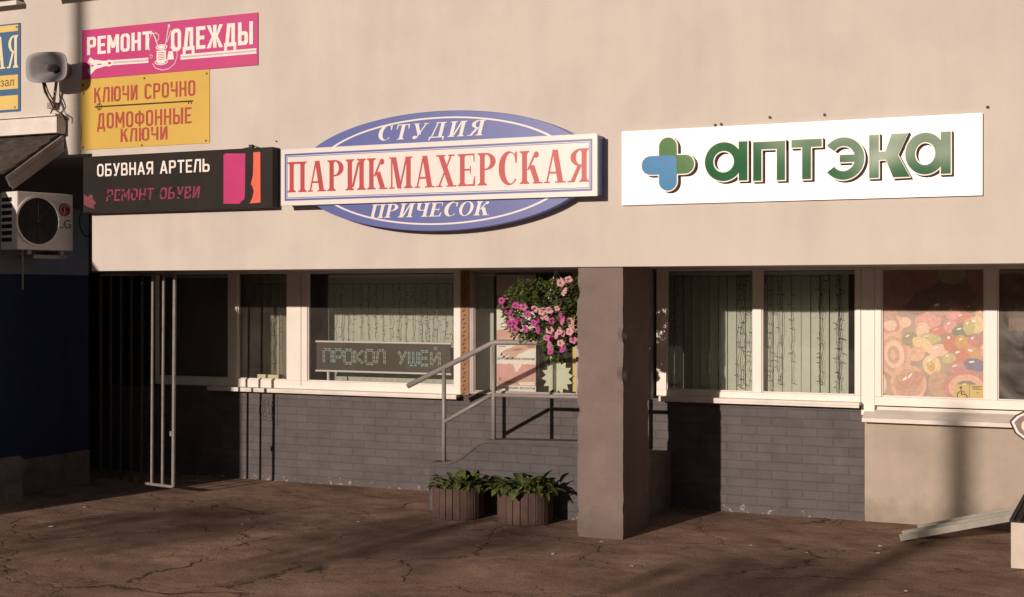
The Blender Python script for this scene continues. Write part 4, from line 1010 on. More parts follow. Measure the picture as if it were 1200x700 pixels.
for zz in (0, .2, .37, .43):
    lay.append([(x+rnd.uniform(-.025, .025)-(.05 if zz > .4 else 0), y+rnd.uniform(-.025, .025), zz+(rnd.uniform(-.02, .03) if zz else 0)) for x, y in ring])
for l in lay: m.v += l
k = len(ring)
for j in range(3):
    for i in range(k): m.f.append((j*k+i, j*k+(i+1) % k, (j+1)*k+(i+1) % k, (j+1)*k+i)); m.m.append(0)
m.f.append(tuple(3*k+i for i in range(k))); m.m.append(0)
tag(m.build('stone_block', M['plinth'], bevel=.02), 'rough dark stone block at the foot of the blue kiosk wall', 'block')

# air conditioner on the kiosk wall, slightly sagging
AX = KX+.38
def solveY(px, x):      # depth at which a pixel column meets the plane X = x
    lo, hi = -6, 6
    for _ in range(50):
        mid = (lo+hi)/2
        if X(px, mid) > x: lo = mid
        else: hi = mid
    return lo
AROT = R(13)
ya0 = solveY(20, AX); L_ = .3
while L_ < 1.5 and (AX+L_*math.sin(AROT)) < X(85.5, ya0+L_*math.cos(AROT)): L_ += .005
ya1 = ya0+L_
zA1, zA0 = Z(52, 226, ya0+L_*.48), Z(52, 293.5, ya0+L_*.48)
t = thing('air_conditioner', 'grey white split air conditioner outdoor unit on the kiosk wall under the canopy', 'air conditioner', (AX, ya0, zA0))
t.rotation_euler.z = -AROT
H_ = zA1-zA0; cy = (ya0+ya1)/2; cz2 = (zA0+zA1)/2
m = MB(); m.box(AX-.30, AX, ya0, ya1, zA0, zA1); cas = m.build('casing', M['ac'], t, bevel=.012)
def yz_ring(mb, cyy, czz, r1, r0, x0, x1, n=40):
    for i in range(n):
        a, b = 2*math.pi*i/n, 2*math.pi*(i+1)/n
        p = lambda r_, q, x: (x, cyy+r_*math.cos(q), czz+r_*math.sin(q))
        mb.face([p(r1,a,x1), p(r1,b,x1), p(r0,b,x1), p(r0,a,x1)]); mb.face([p(r1,a,x0), p(r1,b,x0), p(r1,b,x1), p(r1,a,x1)]); mb.face([p(r0,a,x0), p(r0,b,x0), p(r0,b,x1), p(r0,a,x1)])
fy = ya0+L_*.36; fr_ = H_*.40
m = MB(); yz_ring(m, fy, cz2, fr_+.02, fr_, AX, AX+.016); m.build('fan_ring', M['ac'], t)
m = MB(); pts = [(AX+.004, fy+fr_*math.cos(2*math.pi*i/40), cz2+fr_*math.sin(2*math.pi*i/40)) for i in range(40)]; m.face(pts); fan = m.build('fan_opening', M['black'], t)
m = MB()
for k in range(1, 9): yz_ring(m, fy, cz2, fr_*k/9, fr_*k/9-.004, AX+.006, AX+.010, 36)
for k in range(8):
    a = math.pi*k/4; m.tube([(AX+.010, fy+.03*math.cos(a), cz2+.03*math.sin(a)), (AX+.010, fy+fr_*math.cos(a), cz2+fr_*math.sin(a))], .003, 5)
m.tube([(AX+.004, fy, cz2), (AX+.014, fy, cz2)], .02, 12)
m.build('fan_grille', M['dark_metal'], t)
m = MB()
for k in range(7):
    z0_ = zA0+H_*(.14+.115*k)
    m.box(AX-.27, AX-.09, ya0-.003, ya0+.004, z0_, z0_+H_*.07)
m.build('side_louvre', M['black'], t)
m = MB(); ey = ya0+L_*.84; ez = cz2+H_*.22; m.face([(AX+.003, ey+.066*math.cos(2*math.pi*i/32), ez+.066*math.sin(2*math.pi*i/32)) for i in range(32)])
m.build('round_emblem', M['lg_red'], t)
m = MB()
def xq(pts, x): m.face([(x, a, b) for a, b in pts])
n_ = 24
for i in range(n_-5):
    a, b = R(30+320*i/n_*1.0), R(30+320*(i+1)/n_)
    p = lambda r_, q: (AX+.005, ey+r_*math.cos(q), ez+r_*math.sin(q)); m.face([p(.05,a), p(.05,b), p(.042,b), p(.042,a)])
m.box(AX+.004, AX+.006, ey-.006, ey+.003, ez-.025, ez+.025); m.box(AX+.004, AX+.006, ey-.006, ey+.025, ez-.028, ez-.02)
m.build('emblem_mark', M['pinkpale'], t)
v2, fs = fit_text('LG', 0, .15, 0, .088)
m = MB(); m.v = [(AX+.004, ey-.075+a, ez-.19+b) for a, b in v2]; m.f = list(fs); m.m = [0]*len(fs); m.build('lettering', M['text_grey'], t)
m = MB()
for yy in (ya0+.12, ya1-.15): m.box(KX-.25, AX+.0, yy, yy+.04, zA0-.045, zA0-.006)
m.box(KX+.05, AX-.02, ya0+.2, ya1-.05, zA0-.085, zA0-.046)
m.build('bracket', M['grey_metal'], t)
m = MB(); m.tube([(AX-.06, ya0+.10, zA0), (AX-.06, ya0+.10, zA0-.06)], .016, 8); m.tube([(AX-.06, ya0+.10, zA0-.05), (AX-.062, ya0+.102, zA0-.40)], .009, 6); m.build('drain_pipe', M['grey_metal'], t)

# loudspeaker above the ridge
Ysp = -.34
t = thing('horn_loudspeaker', 'grey rectangular horn loudspeaker on a bracket beside the pink sign', 'loudspeaker', (X(62, -.03), 0, Z(62, 128, 0)))
scx, scz = at(54.5, 79, Ysp)
m = MB(); nlev = 9; nn = 36; outs = []
hw, hh = X(75, Ysp)-scx+.005, (Z(55, 61, Ysp)-Z(55, 97, Ysp))/2
fwd = Vector((.22, -1, -.06)).normalized(); sx_ = fwd.cross(Vector((0, 0, 1))).normalized()*-1; sz_ = Vector((0, 0, 1))
if sx_.x < 0: sx_ = -sx_
for i in range(nlev):
    f_ = i/(nlev-1); s_ = .16+.84*f_**1.9
    lo_ = []
    for k in range(nn):
        a = 2*math.pi*k/nn; ca, sa = math.cos(a), math.sin(a); e_ = .55
        x_ = math.copysign(abs(ca)**e_, ca)*hw*s_; z_ = math.copysign(abs(sa)**e_, sa)*hh*s_
        lo_.append(Vector((scx, Ysp, scz))+sx_*x_+sz_*z_-fwd*(.26*(1-f_)))
    outs.append(lo_)
for l in outs: m.v += [tuple(p) for p in l]
for i in range(nlev-1):
    for k in range(nn): m.f.append((i*nn+k, i*nn+(k+1) % nn, (i+1)*nn+(k+1) % nn, (i+1)*nn+k)); m.m.append(0)
o = m.build('horn', M['speaker'], t, smooth=True); md = o.modifiers.new('thickness', 'SOLIDIFY'); md.thickness = .008
m = MB(); c_ = Vector((scx, Ysp, scz)); m.tube([c_-fwd*.24, c_-fwd*.06, c_-fwd*.02, c_-fwd*.0], [.035, .04, .032, .012], 20); m.tube([c_-fwd*.36, c_-fwd*.24], [.09, .085], 20); m.build('driver', M['speaker'], t, smooth=True)
m = MB(); b0 = c_-fwd*.25; m.tube([b0, (b0.x+.02, -.12, b0.z-.06), (X(66, -.10), -.10, Z(66, 97, -.1)), (X(64.5, -.03), -.06, Z(64.5, 128, 0))], .016, 8); m.box(X(60, 0), X(69, 0), -.06, 0, Z(64, 128, 0), Z(64, 121, 0)); m.build('bracket', M['grey_metal'], t)
m = MB()
for (off, pl) in ((0, [(51, 94), (53, 105), (57, 115), (63, 122), (66, 129)]), (.006, [(52, 96), (56, 108), (62, 118), (65, 122), (60, 130), (58.5, 134)]), (-.01, [(50, 94), (53, 108), (60, 120), (64, 128), (75, 135), (77, 141)])):
    m.tube([(X(a, -.2+.15*i/len(pl)), -.2+.15*i/len(pl)+off, Z(a, b, -.2+.15*i/len(pl))) for i, (a, b) in enumerate(pl)], .008, 6)
m.build('wires', mat('brown_cable', (.10, .05, .03), .6), t)
m = MB(); m.tube([(X(a, -.19), -.19, Z(a, b, -.19)) for a, b in ((72, 132), (77, 140), (78, 150), (76.5, 160), (75.5, 175))], .006, 6)
m.tube([(X(a, .3), .3, Z(a, b, .3)) for a, b in ((97, 245), (93, 256), (94, 268), (100, 277), (107, 277))], .006, 6)
tag(m.build('cable', M['wire']), 'thin black cable drooping down past the canopy corner', 'cable')

# ------------------------------------------------------------------ grille gate
t = thing('grille_gate', 'grey metal bar gate standing half open in the dark passage', 'gate', (X(205, .45), .45, 0))
gA = Vector((X(118, .70), .70, 0)); gB = Vector((X(203, .45), .45, 0)); gd = (gB-gA).normalized()
zb0, zt0 = .095, 2.29
m = MB(); m.tube([gB+Vector((0, 0, zb0)), gB+Vector((.02, 0, zt0))], .019, 8); 
m.tube([gA+gd*(gB-gA).length*.62+Vector((0, 0, zb0)), gB+Vector((0, 0, zb0))], .016, 8); m.tube([gA+Vector((0, 0, zt0)), gB+Vector((0, 0, zt0))], .014, 8)
m.build('gate_frame', M['bar_metal'], t)
GL = (gB-gA).length
m = MB(); m.tube([gA+Vector((0, 0, zb0)), gA+Vector((0, 0, zt0))], .019, 8); m.build('hinge_post', M['dark_metal'], t)  # dark colour stands for the kiosk shadow on this end
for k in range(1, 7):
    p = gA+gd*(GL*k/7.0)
    m = MB(); m.tube([p+Vector((0, 0, zb0)), p+Vector((.02*k/7, 0, zt0))], .015, 8); m.build('bar', M['bar_metal' if k > 4 else 'dark_metal'], t)  # left bars coloured dark to stand for the kiosk shadow
m = MB(); m.box(gB.x-.03, gB.x-.005, gB.y-.02, gB.y+.02, .62, .67); m.build('latch', M['bar_metal'], t)

# ------------------------------------------------------------------ steps with curved parapet and handrail
YL = .79
t = thing('entrance_steps', 'grey brick entrance steps with a curved parapet behind the planters', 'steps', (X(590, YL), YL, 0))
top = [(503, 543.5), (520, 543), (530, 541.5), (540, 537), (549, 530.5), (556, 524), (563, 519), (570, 517.3), (600, 517.2), (676, 519), (745, 521)]
poly = [at(a, b, YL) for a, b in top]; poly = [(poly[0][0], -.02)]+poly+[(poly[-1][0], -.02)]
M['brick_dark'] = brick_mat('painted_dark_grey_brick', (.072, .067, .072, 1), (.086, .080, .085, 1), (.070, .065, .069, 1), .288, .084, .0055)
m = MB(); m.prism(poly, YL, YL+.16); m.build('parapet', M['brick_dark'], t, bevel=.008)
cap = [at(a, b, YL) for a, b in top]; m = MB()
for (p, q) in zip(cap, cap[1:]):
    n = len(m.v); m.v += [(p[0], YL-.012, p[1]-.014), (q[0], YL-.012, q[1]-.014), (q[0], YL+.172, q[1]-.014), (p[0], YL+.172, p[1]-.014), (p[0], YL-.012, p[1]+.012), (q[0], YL-.012, q[1]+.012), (q[0], YL+.172, q[1]+.012), (p[0], YL+.172, p[1]+.012)]
    for f in ((0, 3, 2, 1), (4, 5, 6, 7), (0, 1, 5, 4), (2, 3, 7, 6)): m.f.append(tuple(n+i for i in f)); m.m.append(0)
m.build('coping', M['pier_dark'], t)
zl3 = Z(600, 517, YL)
m = MB(); xr_ = X(745, YL); xl3 = X(503, YL)
for i in range(4):
    zz = .14*(i+1); m.box(xl3+.05+.28*i, xl3+.05+.28*(i+1) if i < 3 else xr_-.01, YL+.162, W-.003, 0, zz)
m.build('step', M['plinth'], t)
Yh2 = YL+.08
t = thing('handrail', 'grey tubular steel handrail above the curved brick parapet', 'handrail', (X(578, Yh2), Yh2, zl3))
def Hh(a, b): z = at(a, b, Yh2); return (z[0], Yh2, z[1])
m = MB(); m.tube([Hh(478, 452.5), Hh(571, 405.3), Hh(575, 403), Hh(579, 401.8), Hh(584, 401.3), Hh(676, 401.6), Hh(745, 402)], .026, 12); m.build('top_rail', M['grey_metal'], t, smooth=True)
m = MB(); m.tube([Hh(521, 494.5), Hh(576, 463)], .019, 10); m.tube([Hh(577, 463), Hh(676, 465.5), Hh(745, 467)], .019, 10); m.build('lower_rail', M['grey_metal'], t, smooth=True)
for (a, b0, b1) in ((520.3, 541.5, 432), (578.5, 516.5, 404), (700, 519, 402)):
    m = MB(); m.tube([Hh(a, b0+1.5), Hh(a, b1)], .021, 10); m.build('post', M['grey_metal'], t, smooth=True)
    p = Hh(a, b0+.6); m = MB(); m.tube([(p[0], p[1], p[2]-.006), (p[0], p[1], p[2]+.006)], .045, 16); m.build('foot_plate', M['grey_metal'], t)

# ------------------------------------------------------------------ planters and hostas
def planter(label, loc, r, h, group):
    t = thing('planter', label, 'planter', loc, group)
    m = MB(); n = 22; x, y, z = loc
    for i in range(n):
        a = 2*math.pi*(i+.5)/n+.1; d = Vector((math.cos(a), math.sin(a), 0)); tg = Vector((-d.y, d.x, 0))
        w_ = r*math.tan(math.pi/n)*.90
        m.obox(Vector((x, y, z+h/2+.004))+d*(r-.014), (tg, d, Vector((0, 0, 1))), w_, .014, h/2+random.uniform(-.004, .003))
    m.build('staves', M['stave'], t, bevel=.004)
    m = MB(); m.face([(x+(r-.02)*math.cos(2*math.pi*i/24), y+(r-.02)*math.sin(2*math.pi*i/24), z+h-.03) for i in range(24)])
    m.tube([(x, y, z+.02), (x, y, z+h-.035)], r-.032, 24, cap=False)
    m.build('soil', M['soil'], t)
    return t
xl4 = at(537, 590, .53)[0]; xr4 = at(615, 590, .51)[0]
plA = planter('round red brown slatted planter, the left of the pair before the curved parapet', (xl4, .535, 0), .243, .285, 'slatted planters before the steps')
plB = planter('round red brown slatted planter nearest the pillar', (xr4, .52, 0), .255, .292, 'slatted planters before the steps')
def leaf_mat(name, c, tr=.25):
    m, t, b = new_mat(name)
    oi = nd(t, 'ShaderNodeTexCoord'); n = nd(t, 'ShaderNodeTexNoise'); n.inputs['Scale'].default_value = 14; n.inputs['Detail'].default_value = 3
    t.links.new(oi.outputs['Object'], n.inputs['Vector'])
    mx = nd(t, 'ShaderNodeMix', data_type='RGBA'); mx.inputs['A'].default_value = tuple(v*.6 for v in c)+(1,); mx.inputs['B'].default_value = tuple(v*1.35 for v in c)+(1,)
    mr = nd(t, 'ShaderNodeMapRange'); mr.inputs['From Min'].default_value = .35; mr.inputs['From Max'].default_value = .65
    t.links.new(n.outputs['Fac'], mr.inputs['Value']); t.links.new(mr.outputs[0], mx.inputs['Factor'])
    t.links.new(mx.outputs['Result'], b.inputs['Base Color']); b.inputs['Roughness'].default_value = .5; b.inputs['Specular IOR Level'].default_value = .35
    tl = nd(t, 'ShaderNodeBsdfTranslucent'); t.links.new(mx.outputs['Result'], tl.inputs['Color'])
    ms = nd(t, 'ShaderNodeMixShader'); ms.inputs[0].default_value = tr
    t.links.new(b.outputs[0], ms.inputs[1]); t.links.new(tl.outputs[0], ms.inputs[2]); t.links.new(ms.outputs[0], t.nodes['Material Output'].inputs[0])
    return m
M['hosta'] = leaf_mat('hosta_leaf', (.125, .165, .05)); M['petunia_leaf'] = leaf_mat('petunia_leaf', (.11, .15, .045))
M['withered'] = leaf_mat('withered_leaf', (.16, .12, .045))
def leaf(mb, base, d, up, length, width, droop, nu=7):
    d = Vector(d).normalized(); side = d.cross(Vector(up)).normalized(); nrm = side.cross(d).normalized()
    prev = None; p = Vector(base); dirn = d.copy()
    for i in range(nu+1):
        f_ = i/nu; w_ = width*.5*(math.sin(math.pi*min(1, f_**.72))**.85)+.001
        n_ = side.cross(dirn).normalized()
        row = [p-side*w_+n_*w_*.35, p, p+side*w_+n_*w_*.35]
        k = len(mb.v); mb.v += [tuple(q) for q in row]
        if prev is not None:
            for s_ in (0, 1): mb.f.append((prev+s_, prev+s_+1, k+s_+1, k+s_)); mb.m.append(0)
        prev = k
        dirn = (dirn-Vector((0, 0, 1))*droop/nu).normalized(); p = p+dirn*(length/nu)
def hosta(label, base, seed, scale, n, bias):
    rnd = random.Random(seed); m = MB()
    t = thing('hosta_plant', label, 'plant', base, 'leafy plants in the planters')
    for i in range(n):
        a = rnd.uniform(0, 2*math.pi); el_ = rnd.uniform(.15, 1.15); rr = rnd.uniform(.0, .19)*scale
        b = Vector(base)+Vector((math.cos(a)*rr+bias*.3*rr, math.sin(a)*rr, 0))
        d = Vector((math.cos(a)*math.cos(el_), math.sin(a)*math.cos(el_), math.sin(el_)))
        st_ = rnd.uniform(.03, .11)*scale
        m.tube([b, b+d*st_], .004, 5)
        leaf(m, b+d*st_, d, (0, 0, 1), rnd.uniform(.07, .125)*scale, rnd.uniform(.055, .09)*scale, rnd.uniform(.6, 2.2))
    m.build('leaves', M['hosta'], t, smooth=True); m = MB()
    for i in range(6):
        a = rnd.uniform(3.3, 6.1); b = Vector(base)+Vector((math.cos(a)*.1, math.sin(a)*.1, .0))
        leaf(m, b, Vector((math.cos(a), math.sin(a), .35)), (0, 0, 1), rnd.uniform(.10, .17)*scale, rnd.uniform(.04, .06)*scale, 2.4)
    m.build('withered_leaves', M['withered'], t, smooth=True); return t
hosta('leafy green hosta growing in the left planter', (xl4+.01, .53, .265), 4, .98, 95, 0)
hosta('larger spreading green hosta growing in the planter by the pillar', (xr4, .50, .275), 9, 1.16, 120, 0)

# ------------------------------------------------------------------ hanging petunias
Yk = .42
bc = Vector((X(658, Yk), Yk, Z(658, 358, Yk)))
t = thing('hanging_flower_basket', 'hanging basket of magenta and pale pink petunias beside the pillar', 'flower basket', tuple(bc))
m = MB(); m.tube([bc+Vector((0, 0, -.12)), bc+Vector((0, 0, -.08)), bc+Vector((0, 0, .06))], [.10, .13, .16], 20); m.build('pot', M['dark_metal'], t)
m = MB()
hook = Vector((bc.x-.06, Yk, SOF+.01))
for a in (0, 2.1, 4.2): m.tube([hook+Vector((0, 0, -.03)), bc+Vector((.15*math.cos(a), .15*math.sin(a), .05))], .0045, 6)
m.tube([hook, hook+Vector((0, 0, -.05))], .006, 6); m.build('hanger', M['white'], t)
rnd = random.Random(21); m = MB()
def in_shape():
    while True:
        x, y, z = rnd.uniform(-.66, .50), rnd.uniform(-.36, .36), rnd.uniform(-.52, .26)
        # two drooping shoulders: left and right trails
        a = (x+.28)**2/.30**2+y*y/.30**2+(z-.02-.0)**2/.24**2
        b = (x-.08)**2/.40**2+y*y/.33**2+(z+.05)**2/.32**2
        c = (x+.36)**2/.2**2+y*y/.2**2+(z+.14)**2/.2**2
        d = (x+.03)**2/.17**2+y*y/.2**2+(z+.32)**2/.19**2
        v = min(a, b, c, d)
        if v < 1 and (v > .35 or rnd.random() < .3):
            if math.sin(x*17+1)*math.sin(z*19+y*9)+rnd.uniform(-.5, .9) > -.25: return Vector((x, y, z))
for i in range(2900):
    p = bc+in_shape(); a = rnd.uniform(0, 6.28); d = Vector((math.cos(a), math.sin(a)-.35, rnd.uniform(-.5, .7))).normalized()
    up_ = Vector((rnd.uniform(-.5, .5), rnd.uniform(-1, .2), 1))
    leaf(m, p, d, up_, rnd.uniform(.04, .07), rnd.uniform(.02, .034), rnd.uniform(0, 1.2), 3)
for i in range(26):
    p = bc+Vector((rnd.uniform(-.4, .35), rnd.uniform(-.25, .25), rnd.uniform(.05, .22)))
    q = p+Vector((rnd.uniform(-.1, .1), rnd.uniform(-.1, .1), rnd.uniform(.03, .12))); m.tube([p, q], .003, 4)
    for k in range(4): leaf(m, p+(q-p)*(k+1)/4, Vector((rnd.uniform(-1, 1), rnd.uniform(-1, 1), .4)), (0, 0, 1), .04, .018, .4, 3)
m.build('foliage', M['petunia_leaf'], t, smooth=True)
def petal_mat(name, c, throat):
    mt, tt, b = new_mat(name); b.inputs['Roughness'].default_value = .6
    tc = nd(tt, 'ShaderNodeTexCoord'); ln = nd(tt, 'ShaderNodeVectorMath', operation='LENGTH'); tt.links.new(tc.outputs['Object'], ln.inputs[0])
    mr = nd(tt, 'ShaderNodeMapRange'); mr.inputs['From Min'].default_value = .006; mr.inputs['From Max'].default_value = .018; tt.links.new(ln.outputs['Value'], mr.inputs['Value'])
    mx = nd(tt, 'ShaderNodeMix', data_type='RGBA'); mx.inputs['A'].default_value = throat+(1,); mx.inputs['B'].default_value = c+(1,); tt.links.new(mr.outputs[0], mx.inputs['Factor'])
    tt.links.new(mx.outputs['Result'], b.inputs['Base Color'])
    tl = nd(tt, 'ShaderNodeBsdfTranslucent'); tt.links.new(mx.outputs['Result'], tl.inputs['Color'])
    ms = nd(tt, 'ShaderNodeMixShader'); ms.inputs[0].default_value = .3; tt.links.new(b.outputs[0], ms.inputs[1]); tt.links.new(tl.outputs[0], ms.inputs[2]); tt.links.new(ms.outputs[0], tt.nodes['Material Output'].inputs[0])
    return mt
pmats = [petal_mat('magenta_petal', (.56, .10, .36), (.16, .01, .09)), petal_mat('pale_pink_petal', (.80, .46, .52), (.55, .16, .2)), petal_mat('mid_pink_petal', (.66, .24, .44), (.2, .02, .1))]
def flower_mesh(mt, seed):
    rn = random.Random(seed); me = bpy.data.meshes.new('flower'); v = []; f = []; n = 30
    rings = ((.004, -.03), (.008, -.010), (.022, .0), (.036, .003), (.046, -.004))
    for (r_, z_) in rings:
        for k in range(n):
            a = 2*math.pi*k/n; lob = 1+.10*math.cos(5*a)*(r_/.046); ruf = .011*math.sin((7+seed*2)*a+seed)*(r_/.046)**2+rn.uniform(-.002, .002)*(r_/.046)
            v.append((r_*lob*math.cos(a), r_*lob*math.sin(a), z_+ruf))
    for i in range(len(rings)-1):
        for k in range(n): f.append((i*n+k, i*n+(k+1) % n, (i+1)*n+(k+1) % n, (i+1)*n+k))
    f.append(tuple(range(n))[::-1])
    me.from_pydata(v, [], f); me.materials.append(mt)
    for p in me.polygons: p.use_smooth = True
    return me
fmesh = [[flower_mesh(mt, s) for s in (1, 2, 3)] for mt in pmats]
fl = []
for (a, b) in ((108,80),(96,68),(128,70),(185,95),(215,104),(235,110),(140,132),(260,152),(160,176),(178,207),(150,212),(180,252),(245,245),(298,208),(318,188),(322,250),(378,300),(398,322),(395,352),(480,370),(470,176),(478,200),(402,388),(415,196),(205,190),(410,300),(120,95),(465,160)): fl.append((570+a/5.383, 340+b/5.383, 0 if (a+b) % 3 else 2))
for (a, b) in ((352,135),(395,132),(378,178),(348,172),(400,252),(462,262),(483,274),(440,285),(535,238),(470,335),(525,262),(455,250)): fl.append((570+a/5.383, 340+b/5.383, 1))
for (a, b) in ((300,120),(440,120),(520,200)): fl.append((570+a/5.383+1, 340+b/5.383, 1))
fl += [(657.5, 331.5, 1), (666.5, 328.5, 1), (661, 342, 1), (690, 352, 0), (700, 372, 1), (684, 385, 0), (672, 398, 2)]
for i, (px, py, ci) in enumerate(fl):
    yy = Yk-.29+rnd.uniform(-.05, .08)+.0012*abs(px-640)
    xx, zz = at(px, py, yy)
    o = bpy.data.objects.new('flower', fmesh[ci][i % 3]); C.objects.link(o); o.parent = t
    o.location = Vector((xx, yy, zz))-bc
    nv = Vector((rnd.uniform(-.9, .8), -1, rnd.uniform(-.5, .7))).normalized()
    o.rotation_euler = nv.to_track_quat('Z', 'Y').to_euler(); s_ = rnd.uniform(.60, .86); o.scale = (s_, s_, s_)

# ------------------------------------------------------------------ pram ramp, step and emblem plate at the right
t = thing('ramp', 'pair of dull aluminium ramp channels leaning up to the step at the right', 'ramp', (-1.7, 1.1, 0))
def channel(A, B, w, h):
    A, B = Vector(A), Vector(B); d = (B-A).normalized(); sd_ = d.cross(Vector((0, 0, 1))).normalized(); n_ = sd_.cross(d).normalized(); L = (B-A).length; c = (A+B)/2
    m = MB(); m.obox(c, (d, sd_, n_), L/2, w/2, .004)
    for s_ in (-1, 1): m.obox(c+sd_*(w/2)*s_+n_*(h/2-.004), (d, sd_, n_), L/2, .004, h/2)
    m.build('channel', M['alu'], t)
channel((-1.80, .96, .02), (-.30, 1.02, .40), .19, .055)
channel((-1.72, 1.30, .02), (-.30, 1.36, .40), .19, .055)
sxx = X(1184.5, .15)
t = thing('entrance_step', 'pale entrance step block with dark ribbed top at the right edge', 'step', (sxx+.6, .5, 0))
zst = Z(1187, 612, .15)
m = MB(); m.box(sxx, sxx+2.2, .15, W-.2, -.01, zst); m.build('block', M['concrete'], t, bevel=.008)
m = MB(); m.box(sxx-.01, sxx+2.2, .135, W-.2, zst, zst+.008)
for k in range(40): m.box(sxx-.01+.055*k, sxx-.01+.055*k+.03, .137, W-.2, zst+.008, zst+.018)
m.build('ribbed_mat', M['rubber'], t)
m = MB(); m.box(sxx+.62, sxx+2.2, .5, W-.2, zst+.02, .33); m.build('upper_block', M['concrete'], t, bevel=.008)
# emblem plate on a post standing on the step
Ym = .55
t = thing('emblem_plate', 'white and dark outlined emblem plate cut by the right edge', 'sign', (X(1215, Ym), Ym, zst))
c_ = [at(a, b, Ym) for a, b in ((1182.5, 494), (1190, 486.5), (1206, 479), (1236, 479), (1246, 496), (1240, 515), (1216, 521), (1200, 516.5), (1189, 508))]
cxm = sum(p[0] for p in c_)/len(c_); czm = sum(p[1] for p in c_)/len(c_)
def shr(f): return [(cxm+(x-cxm)*f, czm+(z-czm)*f) for x, z in c_]
m = MB(); m.prism(c_, Ym, Ym+.02); pl = m.build('plate', M['keyline'], t, bevel=.012)
m = MB(); ring_strip(m, shr(.90), shr(.79), Ym-.002); m.build('white_outline', M['white'], t)
m = MB(); m.flat(shr(.775), Ym-.0015); m.build('inner_field', mat('dull_plum_film', (.22, .15, .16), .5), t)
m = MB(); a, b = at(1197, 509, Ym), at(1232, 492, Ym); m.flat([(a[0], a[1]+.05), (a[0]+.03, a[1]+.01), (b[0], a[1]+.01), (b[0], b[1]), (a[0]+.03, b[1]), (a[0], b[1]-.04)], Ym-.003); m.build('inner_mark', M['cream'], t)
m = MB(); m.tube([(cxm+.1, Ym+.04, zst), (cxm+.1, Ym+.04, czm+.1)], .022, 10); m.build('post', M['grey_metal'], t)

# ------------------------------------------------------------------ scraps on the asphalt
sc_m = mat('paper_scrap', (.55, .50, .46), .8)
spots = [(706, 636), (945, 649), (1030, 649), (122, 607), (284, 615), (648, 650), (740, 664), (1062, 694), (100, 595), (1032, 641), (60, 618), (420, 612), (560, 640), (880, 640)]
rnd = random.Random(5)
for i, (px, py) in enumerate(spots):
    u = (px-600)/F_PX; v = (YV-py)/F_PX; tt = -CAM_H/v
    gx_, gy_ = (-math.sin(TH)+u*math.cos(TH))*tt, (math.cos(TH)+u*math.sin(TH))*tt-D
    m = MB(); s_ = rnd.uniform(.012, .03); a = rnd.uniform(0, 3)
    pts = [(gx_+s_*math.cos(a+k*1.257)*rnd.uniform(.6, 1.2), gy_+s_*math.sin(a+k*1.257)*rnd.uniform(.6, 1.2), .004+rnd.uniform(0, .008)) for k in range(5)]
    m.face(pts)
    o = m.build('paper_scrap', sc_m); md = o.modifiers.new('thickness', 'SOLIDIFY'); md.thickness = .002
    tag(o, 'tiny pale paper scrap lying on the cracked asphalt', 'litter', 'paper scraps on the asphalt')

# ------------------------------------------------------------------ street lamps behind the viewer (their shadows fall on the facade)
def lamp(label, xw, yw, dist, rad, h):
    x, y = xw-math.tan(SUN_AZ)*dist, yw-dist
    t = thing('street_lamp', label, 'street lamp', (x, y, 0))
    m = MB(); m.tube([(x, y, 0), (x, y, h*.3), (x, y, h)], [rad*1.1, rad, rad*.8], 16); m.build('pole', M['grey_metal'], t, smooth=True)
    m = MB(); m.tube([(x, y, h), (x-.3, y-.5, h+.5), (x-.5, y-1.4, h+.6)], [rad*.6, rad*.45, rad*.4], 10); m.build('arm', M['grey_metal'], t, smooth=True)
    m = MB(); m.box(x-.65, x-.35, y-2.0, y-1.3, h+.52, h+.66); m.build('lamp_head', M['grey_metal'], t, bevel=.04)
lamp('stout grey street lamp behind the viewer on the left', X(93, 0), 0, 22, .10, 12)
t = thing('utility_pole', 'short grey pole with a round top plate behind the viewer', 'pole', (X(1125, W)-math.tan(SUN_AZ)*31, W-31, 0))
q = t.location; m = MB(); m.tube([q, q+Vector((0, 0, 7.4))], [.12, .10], 16); m.build('pole', M['grey_metal'], t, smooth=True)
m = MB(); m.tube([q+Vector((0, 0, 7.4)), q+Vector((0, 0, 7.43))], .13, 20); m.build('top_plate', M['dark_metal'], t)

# ------------------------------------------------------------------ unseen blocks and tree row added to cut sky light and reflections
def block(label, x0, x1, y0, y1, h, faces):
    t = thing('occluder_block', label, 'building', ((x0+x1)/2, (y0+y1)/2, 0))
    m = MB(); m.box(x0, x1, y0, y1, 0, h); m.build('occluder_wall', M['plinth'], t)
    m = MB(); m.box(x0-.3, x1+.3, y0-.3, y1+.3, h, h+.4); m.build('roof', M['dark_metal'], t)
    f_ = 0
    while 1.2+f_*3 < h-2:
        m = MB(); z = 1.2+f_*3; f_ += 1
        if 'y' in faces:
            x = x0+1.5
            while x < x1-2: m.box(x, x+1.5, y1-.02, y1+.03, z, z+1.5); x += 3.2
        if 'l' in faces:
            y = y0+1.5
            while y < y1-2: m.box(x0-.03, x0+.02, y, y+1.5, z, z+1.5); y += 3.2
        if 'r' in faces:
            y = y0+1.5
            while y < y1-2: m.box(x1-.02, x1+.03, y, y+1.5, z, z+1.5); y += 3.2
        m.build('occluder_window_row', M['dark_metal'], t)
block('grey block added unseen behind the viewer on the right to cut sky light', 16, 34, -60, -16, 24, 'ly')
block('grey block added unseen behind the viewer on the left to cut sky light', -64, -40, -70, -12, 24, 'ry')
rnd = random.Random(31); m = MB()  # tree row added to keep bright sky out of the glass
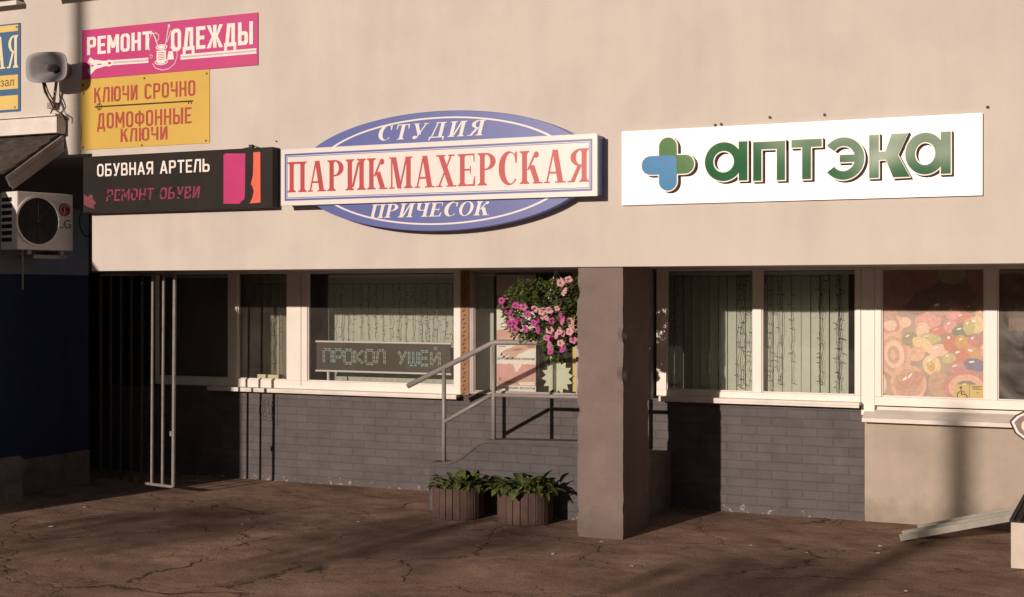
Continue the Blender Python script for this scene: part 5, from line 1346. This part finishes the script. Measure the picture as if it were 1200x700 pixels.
for i in range(5200):
    x = rnd.uniform(-60, 60); top = 6.5+2.0*math.sin(x*.35)+1.2*math.sin(x*.9+1)
    p = Vector((x, -82+rnd.uniform(-4, 4), top*rnd.random()**.7)); a = rnd.uniform(0, 6.28); s_ = rnd.uniform(.5, .95)
    d = Vector((math.cos(a), math.sin(a), rnd.uniform(-.6, .6))).normalized(); e = d.cross(Vector((rnd.uniform(-1, 1), rnd.uniform(-1, 1), 1))).normalized()
    m.face([p-d*s_, p+e*s_*.6, p+d*s_, p-e*s_*.6])
tag(m.build('added_treeline', M['petunia_leaf']), 'dense dark row of trees added far behind the viewer to darken window reflections', 'trees', kind='stuff')

block('long low block added unseen behind the viewer to hide bright sky from the glass', -70, 40, -125, -112, 15, 'y')  # added to close bright gaps between the leaves in reflections

# young street trees behind the viewer; their shade dapples the asphalt
tree_bark = mat('bark', (.09, .065, .05), .9, 0, .3, 10)
def young_tree(label, gx, gy, dist, rx, rz, seed):
    rn = random.Random(seed); x, y = gx-math.tan(SUN_AZ)*dist, gy-dist; h = dist/math.cos(SUN_AZ)*math.tan(SUN_EL)
    t = thing('young_tree', label, 'tree', (x, y, 0)); m = MB(); m.tube([(x, y, 0), (x+.05, y, h*.5), (x, y, h+rz*.5)], [.05, .04, .015], 8)
    for k in range(7):
        a = rn.uniform(0, 6.28); z = h-rz*.6+rn.uniform(0, rz); m.tube([(x, y, z-.2), (x+math.cos(a)*rx*.8, y+math.sin(a)*rx*.8, z+.15)], [.018, .006], 6)
    m.build('trunk', tree_bark, t); m = MB()
    for i in range(420):
        while True:
            p = Vector((rn.uniform(-1, 1), rn.uniform(-1, 1), rn.uniform(-1, 1)))
            if p.length < 1 and math.sin(p.x*6+seed)*math.sin(p.y*5+p.z*6) > -.35: break
        p = Vector((x+p.x*rx, y+p.y*rx, h+p.z*rz)); a = rn.uniform(0, 6.28)
        leaf(m, p, Vector((math.cos(a), math.sin(a), rn.uniform(-.7, .5))), (rn.uniform(-.6, .6), rn.uniform(-.6, .6), 1), rn.uniform(.09, .15), rn.uniform(.05, .08), .8, 3)
    m.build('crown', M['petunia_leaf'], t, smooth=True)
young_tree('young thin leafy tree behind the viewer with a flat crown', -5.6, -.75, 17, 1.15, .22, 3)
young_tree('second young leafy tree behind the viewer, the more leftward one', -8.0, -1.0, 18, 1.0, .20, 5)
young_tree('young leafy tree behind the viewer nearest the pole on the right', -2.6, -1.3, 16, .8, .16, 8)
